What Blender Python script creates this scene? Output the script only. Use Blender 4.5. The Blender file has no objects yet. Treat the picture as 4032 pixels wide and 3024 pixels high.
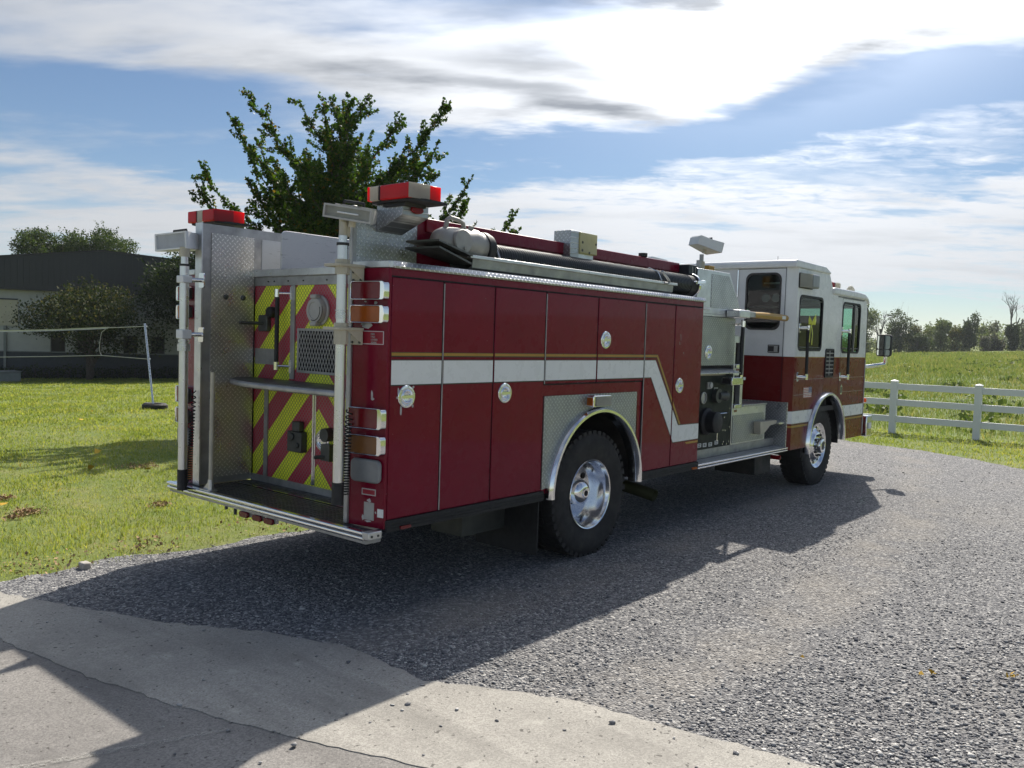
import bpy, bmesh, math, random
import numpy as np
from mathutils import Vector, Matrix
from mathutils.geometry import tessellate_polygon

random.seed(7)
RNG = np.random.default_rng(7)
SC = bpy.context.scene
COL = SC.collection
R = math.radians

# ------------------------------------------------------------------ camera, sky, sun, exposure
cam_d = bpy.data.cameras.new('camera')
cam = bpy.data.objects.new('camera', cam_d)
COL.objects.link(cam)
SC.camera = cam
cam_d.sensor_width = 36.0
cam_d.lens = 29.963
cam_d.clip_start = 0.05
cam_d.clip_end = 3000.0
_yaw, _pit, _rol = R(39.92646), R(-3.12894), R(1.82920)
_f = Vector((math.cos(_yaw) * math.cos(_pit), math.sin(_yaw) * math.cos(_pit), math.sin(_pit)))
_r = Vector((math.sin(_yaw), -math.cos(_yaw), 0))
_u = _r.cross(_f)
_r2 = math.cos(_rol) * _r + math.sin(_rol) * _u
_u2 = -math.sin(_rol) * _r + math.cos(_rol) * _u
M = Matrix((_r2, _u2, -_f)).transposed().to_4x4()
M.translation = Vector((0, 0, 1.78))
cam.matrix_world = M

SUN_EL, SUN_AZ = R(44.1), R(23.1)          # azimuth from +X towards +Y
sun_d = bpy.data.lights.new('sun', 'SUN')
sun_d.energy = 5.0
sun_d.angle = R(0.6)
sun_d.color = (1.0, 0.93, 0.82)
sun = bpy.data.objects.new('sun', sun_d)
COL.objects.link(sun)
sdir = Vector((math.cos(SUN_EL) * math.cos(SUN_AZ), math.cos(SUN_EL) * math.sin(SUN_AZ), math.sin(SUN_EL)))
sun.rotation_euler = (-sdir).to_track_quat('-Z', 'Y').to_euler()
sun.location = sdir * 40

vs = SC.view_settings
SC.display_settings.display_device = 'sRGB'
vs.view_transform = 'Standard'
vs.look = 'None'
vs.exposure = 0.42
vs.gamma = 1.0
vs.use_curve_mapping = False
SC.render.engine = 'CYCLES'
SC.cycles.max_bounces = 8
SC.cycles.transparent_max_bounces = 12
SC.cycles.caustics_reflective = False
SC.cycles.caustics_refractive = False
SC.cycles.sample_clamp_indirect = 6.0
SC.cycles.use_denoising = True


class NT:
    """small helper for building node trees"""
    def __init__(s, tree):
        s.t = tree
        tree.nodes.clear()

    def n(s, typ, **kw):
        nd = s.t.nodes.new(typ)
        for k, v in kw.items():
            setattr(nd, k, v)
        return nd

    def link(s, a, b):
        s.t.links.new(a, b)

    def put(s, sock, v):
        if hasattr(v, 'is_output'):
            s.t.links.new(v, sock)
        elif v is not None:
            sock.default_value = v

    def m(s, op, a=None, b=None, c=None, clamp=False):
        nd = s.n('ShaderNodeMath', operation=op)
        nd.use_clamp = clamp
        for i, v in enumerate((a, b, c)):
            if v is not None:
                s.put(nd.inputs[i], v)
        return nd.outputs[0]

    def vm(s, op, a=None, b=None):
        nd = s.n('ShaderNodeVectorMath', operation=op)
        for i, v in enumerate((a, b)):
            if v is not None:
                s.put(nd.inputs[i], v)
        return nd.outputs['Value'] if op in ('DOT_PRODUCT', 'LENGTH') else nd.outputs[0]

    def sep(s, v):
        nd = s.n('ShaderNodeSeparateXYZ')
        s.put(nd.inputs[0], v)
        return nd.outputs

    def comb(s, x, y, z=0.0):
        nd = s.n('ShaderNodeCombineXYZ')
        s.put(nd.inputs[0], x); s.put(nd.inputs[1], y); s.put(nd.inputs[2], z)
        return nd.outputs[0]

    def noise(s, vec, scale, detail=4.0, rough=0.55, dist=0.0, col=False):
        nd = s.n('ShaderNodeTexNoise')
        if vec is not None:
            s.put(nd.inputs['Vector'], vec)
        s.put(nd.inputs['Scale'], scale)
        nd.inputs['Detail'].default_value = detail
        nd.inputs['Roughness'].default_value = rough
        nd.inputs['Distortion'].default_value = dist
        return nd.outputs['Color' if col else 'Fac']

    def voro(s, vec, scale, feature='F1', out='Distance', rnd=1.0):
        nd = s.n('ShaderNodeTexVoronoi', feature=feature)
        s.put(nd.inputs['Vector'], vec)
        s.put(nd.inputs['Scale'], scale)
        if 'Randomness' in nd.inputs:
            nd.inputs['Randomness'].default_value = rnd
        return nd.outputs[out]

    def rng(s, v, a, b, c=0.0, d=1.0, smooth=False):
        nd = s.n('ShaderNodeMapRange')
        nd.interpolation_type = 'SMOOTHSTEP' if smooth else 'LINEAR'
        s.put(nd.inputs[0], v)
        for i, x in enumerate((a, b, c, d)):
            s.put(nd.inputs[i + 1], x)
        return nd.outputs[0]

    def mix(s, fac, a, b, mode='MIX'):
        nd = s.n('ShaderNodeMix', data_type='RGBA', blend_type=mode)
        s.put(nd.inputs[0], fac)
        for sock, v in ((nd.inputs[6], a), (nd.inputs[7], b)):
            if isinstance(v, tuple) and len(v) == 3:
                v = v + (1.0,)
            s.put(sock, v)
        return nd.outputs[2]

    def ramp(s, fac, stops):
        nd = s.n('ShaderNodeValToRGB')
        el = nd.color_ramp.elements
        while len(el) < len(stops):
            el.new(0.5)
        for e, (p, c) in zip(el, stops):
            e.position = p
            e.color = (c[0], c[1], c[2], 1.0)
        s.put(nd.inputs[0], fac)
        return nd.outputs[0]


# ------------------------------------------------------------------ sky
world = bpy.data.worlds.new('World')
SC.world = world
world.use_nodes = True
w = NT(world.node_tree)
sky = w.n('ShaderNodeTexSky', sky_type='NISHITA')
sky.sun_disc = False
sky.sun_elevation = SUN_EL
sky.sun_rotation = math.pi / 2 - SUN_AZ
sky.altitude = 200.0
sky.air_density = 1.0
sky.dust_density = 0.1
sky.ozone_density = 2.0
gen = w.n('ShaderNodeTexCoord').outputs['Generated']
dx, dy, dz = w.sep(gen)[0:3]
az = w.m('MULTIPLY', w.m('ARCTAN2', dy, dx), 57.29578)
el = w.m('MULTIPLY', w.m('ARCSINE', dz), 57.29578)
# cloud layer coordinates: the direction carried up to a flat layer of cloud
zc = w.m('ADD', w.m('MAXIMUM', dz, 0.0), 0.10)
lay = w.comb(w.m('DIVIDE', dx, zc), w.m('DIVIDE', dy, zc), 0.0)
# the streets of cloud run across the view, so stretch the pattern that way
_ca, _sa = math.cos(R(37)), math.sin(R(37))
across = w.vm('DOT_PRODUCT', lay, (-_sa, _ca, 0.0))
along = w.vm('DOT_PRODUCT', lay, (_ca, _sa, 0.0))
layr = w.comb(w.m('MULTIPLY', across, 0.46), along, 0.0)
n_big = w.noise(layr, 1.15, 8.0, 0.57, 0.25)
n_mid = w.noise(layr, 2.9, 10.0, 0.64, 0.35)
n_rip = w.noise(w.comb(w.m('MULTIPLY', across, 0.62), along, 3.0), 13.0, 5.0, 0.62, 0.5)
warp = w.vm('SCALE', w.vm('SUBTRACT', w.noise(layr, 2.2, 5.0, 0.55, col=True), (0.5, 0.5, 0.5)))
warp.node.inputs['Scale'].default_value = 7.0
ae = w.vm('ADD', w.comb(az, el, 0.0), warp)


def cloud_mask(a0, e0, ra, re, tilt=0.0, soft=0.8, src=None):
    mp = w.n('ShaderNodeMapping', vector_type='TEXTURE')
    w.put(mp.inputs['Vector'], src if src is not None else ae)
    mp.inputs['Location'].default_value = (a0, e0, 0)
    mp.inputs['Rotation'].default_value = (0, 0, R(tilt))
    mp.inputs['Scale'].default_value = (ra, re, 1)
    l = w.vm('LENGTH', mp.outputs[0])
    return w.rng(l, 1.0 + soft, 1.0 - soft, 0.0, 1.0, True)


cover = w.m('MULTIPLY_ADD', n_big, 0.9, 0.02)
CLOUDS = [(54.2, 17.0, 26.12, 3.44, 2, 0.62), (39.2, 14.8, 12.38, 1.93, 0, 0.45), (25.3, 18.9, 8.25, 4.12, 10, 0.7), (67.9, 13.1, 11.82, 1.16, -3, -0.6), (55.0, 10.8, 11.55, 0.88, 0, -0.3), (24.2, 14.0, 23.38, 1.38, -8, -0.85), (13.2, 18.5, 8.25, 1.71, 0, 0.5), (15.0, 16.3, 11.55, 0.94, -6, -0.5), (25.3, 7.0, 27.5, 3.58, 0, 0.85), (11.0, 9.8, 5.22, 0.77, -5, -0.45), (12.8, 2.2, 11.55, 0.55, 0, -0.75), (66.2, 8.3, 12.93, 1.65, 2, 0.42), (67.4, 5.4, 12.38, 1.65, 0, 0.55), (66.2, 10.1, 11.0, 0.6, 0, -0.15), (21.2, 9.2, 7.15, 1.38, -6, -0.22), (61.1, 7.6, 10.45, 0.55, 0, -0.25)]
DARKS = [(34.8, 21.1, 9.07, 1.32, 0, 1.0), (35.5, 15.4, 6.33, 0.77, 4, 0.75), (46.8, 16.3, 7.15, 0.82, 0, 0.5), (39.3, 18.2, 8.25, 0.82, 0, 0.4), (15.2, 19.0, 8.25, 1.65, 0, 0.5), (21.5, 15.9, 4.4, 0.96, -12, 0.7), (36.8, 17.2, 5.5, 0.55, 5, 0.5)]
# cloud bodies in view (azimuth, elevation in degrees) and the gaps of blue between them
for a0, e0, ra, re, tl, wt in CLOUDS:
    cover = w.m('ADD', cover, w.m('MULTIPLY', cloud_mask(a0, e0, ra, re, tl), wt))
cover = w.m('ADD', cover, w.m('MULTIPLY', w.m('SUBTRACT', n_mid, 0.5), 0.80))
bank = cloud_mask(24.0, 8.0, 40.0, 6.5, 0.0)
cover = w.m('ADD', cover, w.m('MULTIPLY', w.m('MULTIPLY', w.m('SUBTRACT', n_rip, 0.52), 1.5), bank))
dens = w.rng(cover, 0.26, 1.10, 0.0, 1.0, True)
shade = w.m('MULTIPLY', w.rng(w.noise(layr, 2.3, 8.0, 0.6), 0.46, 0.76, 0.0, w.rng(el, 9.0, 15.0, 0.25, 0.75), True), dens)
for a0, e0, ra, re, tl, wt in DARKS:
    shade = w.m('ADD', shade, w.m('MULTIPLY', cloud_mask(a0, e0, ra, re, tl), wt), clamp=True)
cosun = w.vm('DOT_PRODUCT', gen, tuple(sdir))
ang = w.m('MULTIPLY', w.m('ARCCOSINE', w.m('MINIMUM', cosun, 1.0)), 57.29578)
g1 = w.m('EXPONENT', w.m('MULTIPLY', w.m('POWER', w.m('DIVIDE', ang, 22.0), 2.0), -1.0))
lit = w.mix(shade, (5.3, 5.45, 5.7), (2.7, 2.9, 3.25))
glow = w.m('MULTIPLY_ADD', w.m('MULTIPLY', g1, w.m('MULTIPLY_ADD', shade, -0.88, 1.0)), 6.0, 1.0)
# unseen clouds opposite the sun get added brightness to fill the shaded sides
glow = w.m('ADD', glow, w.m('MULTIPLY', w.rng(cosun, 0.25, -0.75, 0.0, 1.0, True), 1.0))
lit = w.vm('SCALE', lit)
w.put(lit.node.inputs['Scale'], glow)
skyc = w.vm('MULTIPLY', sky.outputs[0], (0.60, 0.635, 0.68))
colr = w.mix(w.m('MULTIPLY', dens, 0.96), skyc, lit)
# aureole of the veiled sun
aur = w.m('MULTIPLY', w.m('EXPONENT', w.m('MULTIPLY', w.m('POWER', w.m('DIVIDE', ang, 14.2), 2.0), -1.0)), 150.0)
aur = w.m('MULTIPLY', w.m('MINIMUM', aur, 22.0), w.m('MULTIPLY_ADD', shade, -0.8, 1.0))
colr = w.vm('ADD', colr, w.comb(aur, aur, w.m('MULTIPLY', aur, 0.97)))
bg = w.n('ShaderNodeBackground')
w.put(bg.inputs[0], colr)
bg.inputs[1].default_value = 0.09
wo = w.n('ShaderNodeOutputWorld')
w.link(bg.outputs[0], wo.inputs[0])

# ------------------------------------------------------------------ materials
MATS = {}


def newmat(name):
    m = bpy.data.materials.new(name)
    m.use_nodes = True
    MATS[name] = m
    return m, NT(m.node_tree)


def finish(t, shader, disp=None):
    o = t.n('ShaderNodeOutputMaterial')
    t.link(shader, o.inputs[0])


def bsdf(t, color, rough=0.5, metal=0.0, coat=0.0, normal=None, spec=0.5, coat_rough=0.05):
    b = t.n('ShaderNodeBsdfPrincipled')
    if isinstance(color, tuple) and len(color) == 3:
        color = color + (1.0,)
    t.put(b.inputs['Base Color'], color)
    t.put(b.inputs['Roughness'], rough)
    t.put(b.inputs['Metallic'], metal)
    b.inputs['Coat Weight'].default_value = coat
    b.inputs['Coat Roughness'].default_value = coat_rough
    b.inputs['Specular IOR Level'].default_value = spec
    if normal is not None:
        t.link(normal, b.inputs['Normal'])
    return b.outputs[0]


def objco(t):
    return t.n('ShaderNodeTexCoord').outputs['Object']


def bump(t, h, strength=0.3, dist=0.01):
    b = t.n('ShaderNodeBump')
    b.inputs['Strength'].default_value = strength
    b.inputs['Distance'].default_value = dist
    t.put(b.inputs['Height'], h)
    return b.outputs[0]


def simple(name, color, rough=0.5, metal=0.0, coat=0.0, vary=0.12, scale=6.0, rvary=0.12, bumpy=0.0, bscale=60.0, spec=0.5, dirt=0.0):
    m, t = newmat(name)
    co = objco(t)
    n = t.noise(co, scale, 6.0, 0.6)
    dark = tuple(c * (1 - vary) for c in color)
    light = tuple(min(1, c * (1 + vary)) for c in color)
    c = t.mix(t.rng(n, 0.3, 0.7), dark, light)
    if dirt:
        d = t.rng(t.noise(co, scale * 0.45, 8.0, 0.7), 0.5, 0.75, 0.0, dirt)
        c = t.mix(d, c, (0.10, 0.085, 0.07))
    r = t.rng(t.noise(co, scale * 1.7, 5.0, 0.6), 0.25, 0.75, max(0.02, rough - rvary), min(1, rough + rvary))
    nm = bump(t, t.noise(co, bscale, 3.0), bumpy, 0.004) if bumpy else None
    finish(t, bsdf(t, c, r, metal, coat, nm, spec))
    return m


def smooth_paint(name, color, dusty=(0.20, 0.16, 0.12), dust=0.10):
    """glossy vehicle paint with a trace of dust and chips"""
    m, t = newmat(name)
    co = objco(t)
    n = t.noise(co, 3.0, 6.0, 0.65)
    c = t.mix(t.rng(n, 0.3, 0.7), tuple(x * 0.92 for x in color), tuple(x * 1.07 for x in color))
    z = t.sep(t.n('ShaderNodeNewGeometry').outputs['Position'])[2]
    low = t.rng(z, 1.0, 0.5, 0.0, 1.0, True)
    sp = t.rng(t.noise(co, 14.0, 6.0, 0.7), 0.45, 0.72, 0.25, 1.0)
    c = t.mix(t.m('MULTIPLY', t.m('MULTIPLY_ADD', low, dust * 1.6, dust * 0.35), sp), c, dusty)
    chip = t.m('MULTIPLY', t.m('GREATER_THAN', t.noise(co, 46.0, 2.0), 0.785), 0.75)
    c = t.mix(chip, c, (0.42, 0.40, 0.37))
    r = t.rng(t.noise(co, 7.0, 5.0, 0.6), 0.25, 0.75, 0.20, 0.36)
    wav = bump(t, t.noise(co, 2.2, 2.0), 0.06, 0.03)
    finish(t, bsdf(t, c, r, 0.0, 0.26, wav, 0.10, 0.02))
    return m


smooth_paint('red_paint', (0.185, 0.0040, 0.0230), dust=0.006)
smooth_paint('red_cab_paint', (0.150, 0.010, 0.011), dust=0.012)
smooth_paint('white_paint', (0.76, 0.77, 0.77), dust=0.05)
simple('stripe_white', (0.80, 0.81, 0.80), 0.3, vary=0.03)
simple('stripe_gold', (0.42, 0.24, 0.035), 0.35, vary=0.08)
simple('black_line', (0.012, 0.012, 0.014), 0.4)
simple('black_rubber', (0.018, 0.018, 0.020), 0.62, vary=0.3, scale=14, bumpy=0.15)
simple('tyre', (0.022, 0.021, 0.021), 0.8, vary=0.35, scale=9, bumpy=0.25, bscale=40, dirt=0.35)
simple('step_strip', (0.13, 0.135, 0.14), 0.42, 0.6, vary=0.3, scale=14)
simple('chassis', (0.02, 0.021, 0.022), 0.65, vary=0.3, dirt=0.5)
simple('dark_gap', (0.010, 0.008, 0.010), 0.8)
simple('black_panel', (0.010, 0.016, 0.014), 0.5, vary=0.2, spec=0.2)
simple('black_vinyl', (0.012, 0.015, 0.020), 0.5, vary=0.25, bumpy=0.1, bscale=18)
simple('pole_alloy', (0.66, 0.67, 0.69), 0.30, 0.9, vary=0.05, rvary=0.05)
simple('panel_black', (0.014, 0.015, 0.016), 0.6)
simple('chrome', (0.80, 0.81, 0.83), 0.07, 1.0, vary=0.03, rvary=0.03)
simple('polished_alloy', (0.78, 0.79, 0.81), 0.14, 1.0, vary=0.06, rvary=0.06)
simple('aluminium', (0.62, 0.63, 0.64), 0.36, 0.9, vary=0.12, scale=11, rvary=0.14)
simple('dull_aluminium', (0.40, 0.40, 0.40), 0.5, 0.75, vary=0.22, scale=9, rvary=0.15, dirt=0.25)
simple('dark_steel', (0.085, 0.09, 0.085), 0.5, 0.5, vary=0.25, scale=8)
simple('cast_alloy', (0.36, 0.35, 0.33), 0.55, 0.35, vary=0.15, scale=9, bumpy=0.2, bscale=40)
simple('cream_bracket', (0.50, 0.46, 0.36), 0.5, vary=0.12, dirt=0.12)
simple('lamp_white', (0.72, 0.73, 0.74), 0.35, vary=0.05)
simple('lamp_grey', (0.42, 0.41, 0.39), 0.45, vary=0.15)
simple('bare_primer', (0.48, 0.48, 0.47), 0.55, vary=0.1, scale=30)
simple('sign_red', (0.30, 0.012, 0.03), 0.4)
simple('flag_red', (0.38, 0.05, 0.05), 0.45)
simple('flag_blue', (0.03, 0.04, 0.19), 0.45)
simple('gold_wood', (0.40, 0.23, 0.035), 0.42, vary=0.15)
simple('ribbon', (0.62, 0.66, 0.06), 0.45, vary=0.08)
simple('hose_black', (0.022, 0.026, 0.028), 0.36, vary=0.2)
simple('seat_grey', (0.05, 0.055, 0.055), 0.7)
simple('cab_lining', (0.045, 0.045, 0.048), 0.75)
simple('gauge_white', (0.45, 0.46, 0.46), 0.4, vary=0.15, scale=40)
simple('galvanised', (0.55, 0.57, 0.60), 0.3, 0.85, vary=0.12, scale=20)
simple('cord_white', (0.50, 0.50, 0.46), 0.7)
simple('fence_vinyl', (0.74, 0.76, 0.79), 0.38, vary=0.03, scale=3)
simple('exhaust_tube', (0.060, 0.066, 0.030), 0.5, 0.4, vary=0.3)
simple('utility_grey', (0.20, 0.215, 0.20), 0.55)
simple('brown_stone', (0.40, 0.37, 0.33), 0.8, vary=0.2, scale=20)

# scuffed white alloy board standing in the hose bed
m, t = newmat('scuffed_alloy')
co = objco(t)
mp = t.n('ShaderNodeMapping'); t.link(co, mp.inputs[0]); mp.inputs['Scale'].default_value = (1.4, 1, 9)
sc = t.rng(t.noise(mp.outputs[0], 7.0, 8.0, 0.72, 0.6), 0.58, 0.68, 0.0, 1.0)
c = t.mix(t.m('MULTIPLY', sc, 0.6), (0.60, 0.61, 0.62), (0.15, 0.15, 0.155))
c = t.mix(t.rng(t.noise(co, 4.0, 5.0), 0.4, 0.7, 0, 0.5), c, (0.70, 0.71, 0.72))
finish(t, bsdf(t, c, 0.45, 0.12))


def diamond(name, ia, ib, base=(0.56, 0.57, 0.58), pitch=0.042, rough=0.34, metal=0.9, dull=0.0, strength=0.7):
    """raised bar tread plate; ia, ib are the two object axes of the plate"""
    m, t = newmat(name)
    co = objco(t)
    xyz = t.sep(co)
    a, b = xyz[ia], xyz[ib]
    u = t.m('DIVIDE', t.m('ADD', a, b), pitch)
    v = t.m('DIVIDE', t.m('SUBTRACT', a, b), pitch)
    par = t.m('FLOORED_MODULO', t.m('ADD', t.m('FLOOR', u), t.m('FLOOR', v)), 2.0)
    fu = t.m('SUBTRACT', t.m('FRACT', u), 0.5)
    fv = t.m('SUBTRACT', t.m('FRACT', v), 0.5)
    d0 = t.m('ADD', t.m('POWER', t.m('DIVIDE', t.m('ABSOLUTE', fu), 0.47), 2.0), t.m('POWER', t.m('DIVIDE', t.m('ABSOLUTE', fv), 0.15), 2.0))
    d1 = t.m('ADD', t.m('POWER', t.m('DIVIDE', t.m('ABSOLUTE', fv), 0.47), 2.0), t.m('POWER', t.m('DIVIDE', t.m('ABSOLUTE', fu), 0.15), 2.0))
    d = t.m('ADD', t.m('MULTIPLY', d0, par), t.m('MULTIPLY', d1, t.m('SUBTRACT', 1.0, par)))
    h = t.rng(d, 1.15, 0.25, 0.0, 1.0, True)
    n = t.noise(co, 5.0, 7.0, 0.65)
    c = t.mix(t.rng(n, 0.3, 0.72), tuple(x * 0.62 for x in base), tuple(x * 0.88 for x in base))
    c = t.mix(t.m('MULTIPLY', h, 0.8), c, tuple(min(1, x * 1.45) for x in base))
    if dull:
        c = t.mix(t.rng(t.noise(co, 2.2, 6.0, 0.6), 0.35, 0.7, 0.2 * dull, dull), c, (0.20, 0.19, 0.17))
    r = t.rng(t.noise(co, 8.0, 4.0), 0.3, 0.7, rough - 0.08, rough + 0.12)
    finish(t, bsdf(t, c, r, metal, 0.0, bump(t, h, strength, 0.004)))
    return m


diamond('diamond_side', 0, 2)
diamond('diamond_cross', 1, 2, dull=0.2)
diamond('diamond_top', 0, 1)
diamond('diamond_hopper', 0, 2, base=(0.66, 0.65, 0.62), rough=0.30, dull=0.12, strength=0.35, metal=0.8)
diamond('diamond_pale', 0, 2, base=(0.46, 0.48, 0.45), rough=0.44, metal=0.75, pitch=0.044, strength=0.8)
diamond('step_top', 0, 1, base=(0.14, 0.15, 0.17), pitch=0.03, rough=0.4)

# reflective chevron sheeting seen through a punched honeycomb of dots (flat print)
m, t = newmat('chevron')
co = objco(t)
_, yy, zz = t.sep(co)[0:3]
up = t.m('GREATER_THAN', zz, 1.38)
z0 = t.m('ADD', t.m('MULTIPLY', up, 2.116), t.m('MULTIPLY', t.m('SUBTRACT', 1.0, up), 1.335))
ph = t.m('SUBTRACT', t.m('ABSOLUTE', t.m('SUBTRACT', yy, 5.128)), t.m('SUBTRACT', z0, zz))
ph = t.m('FLOORED_MODULO', t.m('SUBTRACT', ph, 0.078), 0.413)
lime = t.m('LESS_THAN', ph, 0.205)
ry = 0.0185
row = t.m('FLOOR', t.m('DIVIDE', zz, ry))
off = t.m('MULTIPLY', t.m('FLOORED_MODULO', row, 2.0), 0.5)
du = t.m('SUBTRACT', t.m('FRACT', t.m('ADD', t.m('DIVIDE', yy, 0.0345), off)), 0.5)
dv = t.m('SUBTRACT', t.m('FRACT', t.m('DIVIDE', zz, ry)), 0.5)
rr = t.m('SQRT', t.m('ADD', t.m('POWER', t.m('MULTIPLY', t.m('ABSOLUTE', du), 0.0345), 2.0), t.m('POWER', t.m('MULTIPLY', t.m('ABSOLUTE', dv), ry), 2.0)))
dot = t.rng(rr, 0.0135, 0.0105)
web = t.mix(lime, (0.34, 0.12, 0.14), (0.36, 0.42, 0.05))
dc = t.mix(lime, (0.44, 0.012, 0.045), (0.92, 0.98, 0.05))
c = t.mix(dot, web, dc)
c = t.mix(t.rng(t.noise(co, 3.0, 7.0, 0.65), 0.45, 0.75, 0.0, 0.22), c, (0.13, 0.10, 0.08))
finish(t, bsdf(t, c, 0.38, 0.0, 0.15))


def lens(name, color, rough=0.16, trans=0.45, glow=1.5):
    m, t = newmat(name)
    co = objco(t)
    n = t.noise(co, 9.0, 5.0, 0.6)
    c = t.mix(t.rng(n, 0.3, 0.7), tuple(x * 0.7 for x in color), color)
    wv = t.n('ShaderNodeTexWave', wave_type='BANDS', bands_direction='Z')
    t.link(co, wv.inputs['Vector']); wv.inputs['Scale'].default_value = 40.0
    b = bsdf(t, c, rough, 0.0, 0.5, bump(t, wv.outputs['Fac'], 0.25, 0.003))
    tl = t.n('ShaderNodeBsdfTranslucent')
    t.put(tl.inputs[0], tuple(min(1, x * glow) for x in color) + (1.0,))
    mx = t.n('ShaderNodeMixShader'); mx.inputs[0].default_value = trans
    t.link(b, mx.inputs[1]); t.link(tl.outputs[0], mx.inputs[2])
    finish(t, mx.outputs[0])
    return m


lens('lens_red', (0.42, 0.012, 0.022), glow=1.6, trans=0.5)
lens('lens_bright_red', (0.80, 0.018, 0.03), glow=1.25, trans=0.65)
lens('lens_dark_red', (0.24, 0.008, 0.016), trans=0.2)
lens('lens_amber', (0.62, 0.15, 0.015), trans=0.3)
lens('lens_dull_amber', (0.26, 0.10, 0.02), trans=0.2, rough=0.35)
lens('lens_clear', (0.50, 0.49, 0.43), trans=0.4)
lens('lens_orange', (0.85, 0.20, 0.015), trans=0.6)
lens('lens_bright', (0.86, 0.88, 0.92), trans=0.55, rough=0.1, glow=1.1)
lens('lens_clouded', (0.32, 0.33, 0.34), trans=0.2, rough=0.4)
lens('lens_yellowed', (0.50, 0.49, 0.30), trans=0.3)


def glass(name, tint, refl=1.0):
    m, t = newmat(name)
    tr = t.n('ShaderNodeBsdfTransparent'); tr.inputs[0].default_value = tint + (1,)
    gl = t.n('ShaderNodeBsdfGlossy'); gl.inputs['Roughness'].default_value = 0.02
    fr = t.n('ShaderNodeFresnel'); fr.inputs[0].default_value = 1.5
    mx = t.n('ShaderNodeMixShader')
    front = t.m('SUBTRACT', 1.0, t.n('ShaderNodeNewGeometry').outputs['Backfacing'])
    t.link(t.m('MULTIPLY', fr.outputs[0], t.m('MULTIPLY', front, refl), clamp=True), mx.inputs[0])
    t.link(tr.outputs[0], mx.inputs[1]); t.link(gl.outputs[0], mx.inputs[2])
    finish(t, mx.outputs[0])
    return m


glass('cab_glass', (0.62, 0.80, 0.74))
glass('dark_glass', (0.58, 0.64, 0.62), 0.6)
m, t = newmat('mirror_glass')
finish(t, bsdf(t, (0.38, 0.43, 0.42), 0.02, 1.0))
m, t = newmat('building_glass')
finish(t, bsdf(t, t.mix(t.rng(t.noise(objco(t), 1.6, 3.0), 0.4, 0.6), (0.006, 0.007, 0.008), (0.016, 0.016, 0.017)), 0.25, spec=0.15))

# building
m, t = newmat('blue_cladding')
co = objco(t)
c = t.mix(t.rng(t.noise(co, 0.5, 5.0), 0.3, 0.7), (0.006, 0.010, 0.013), (0.009, 0.014, 0.018))
finish(t, bsdf(t, c, 0.45, 0.0))
simple('render_wall', (0.46, 0.46, 0.42), 0.85, vary=0.10, scale=1.5)
simple('render_panel', (0.52, 0.48, 0.35), 0.85, vary=0.06, scale=1.5)
simple('base_band', (0.045, 0.055, 0.062), 0.7)


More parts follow.
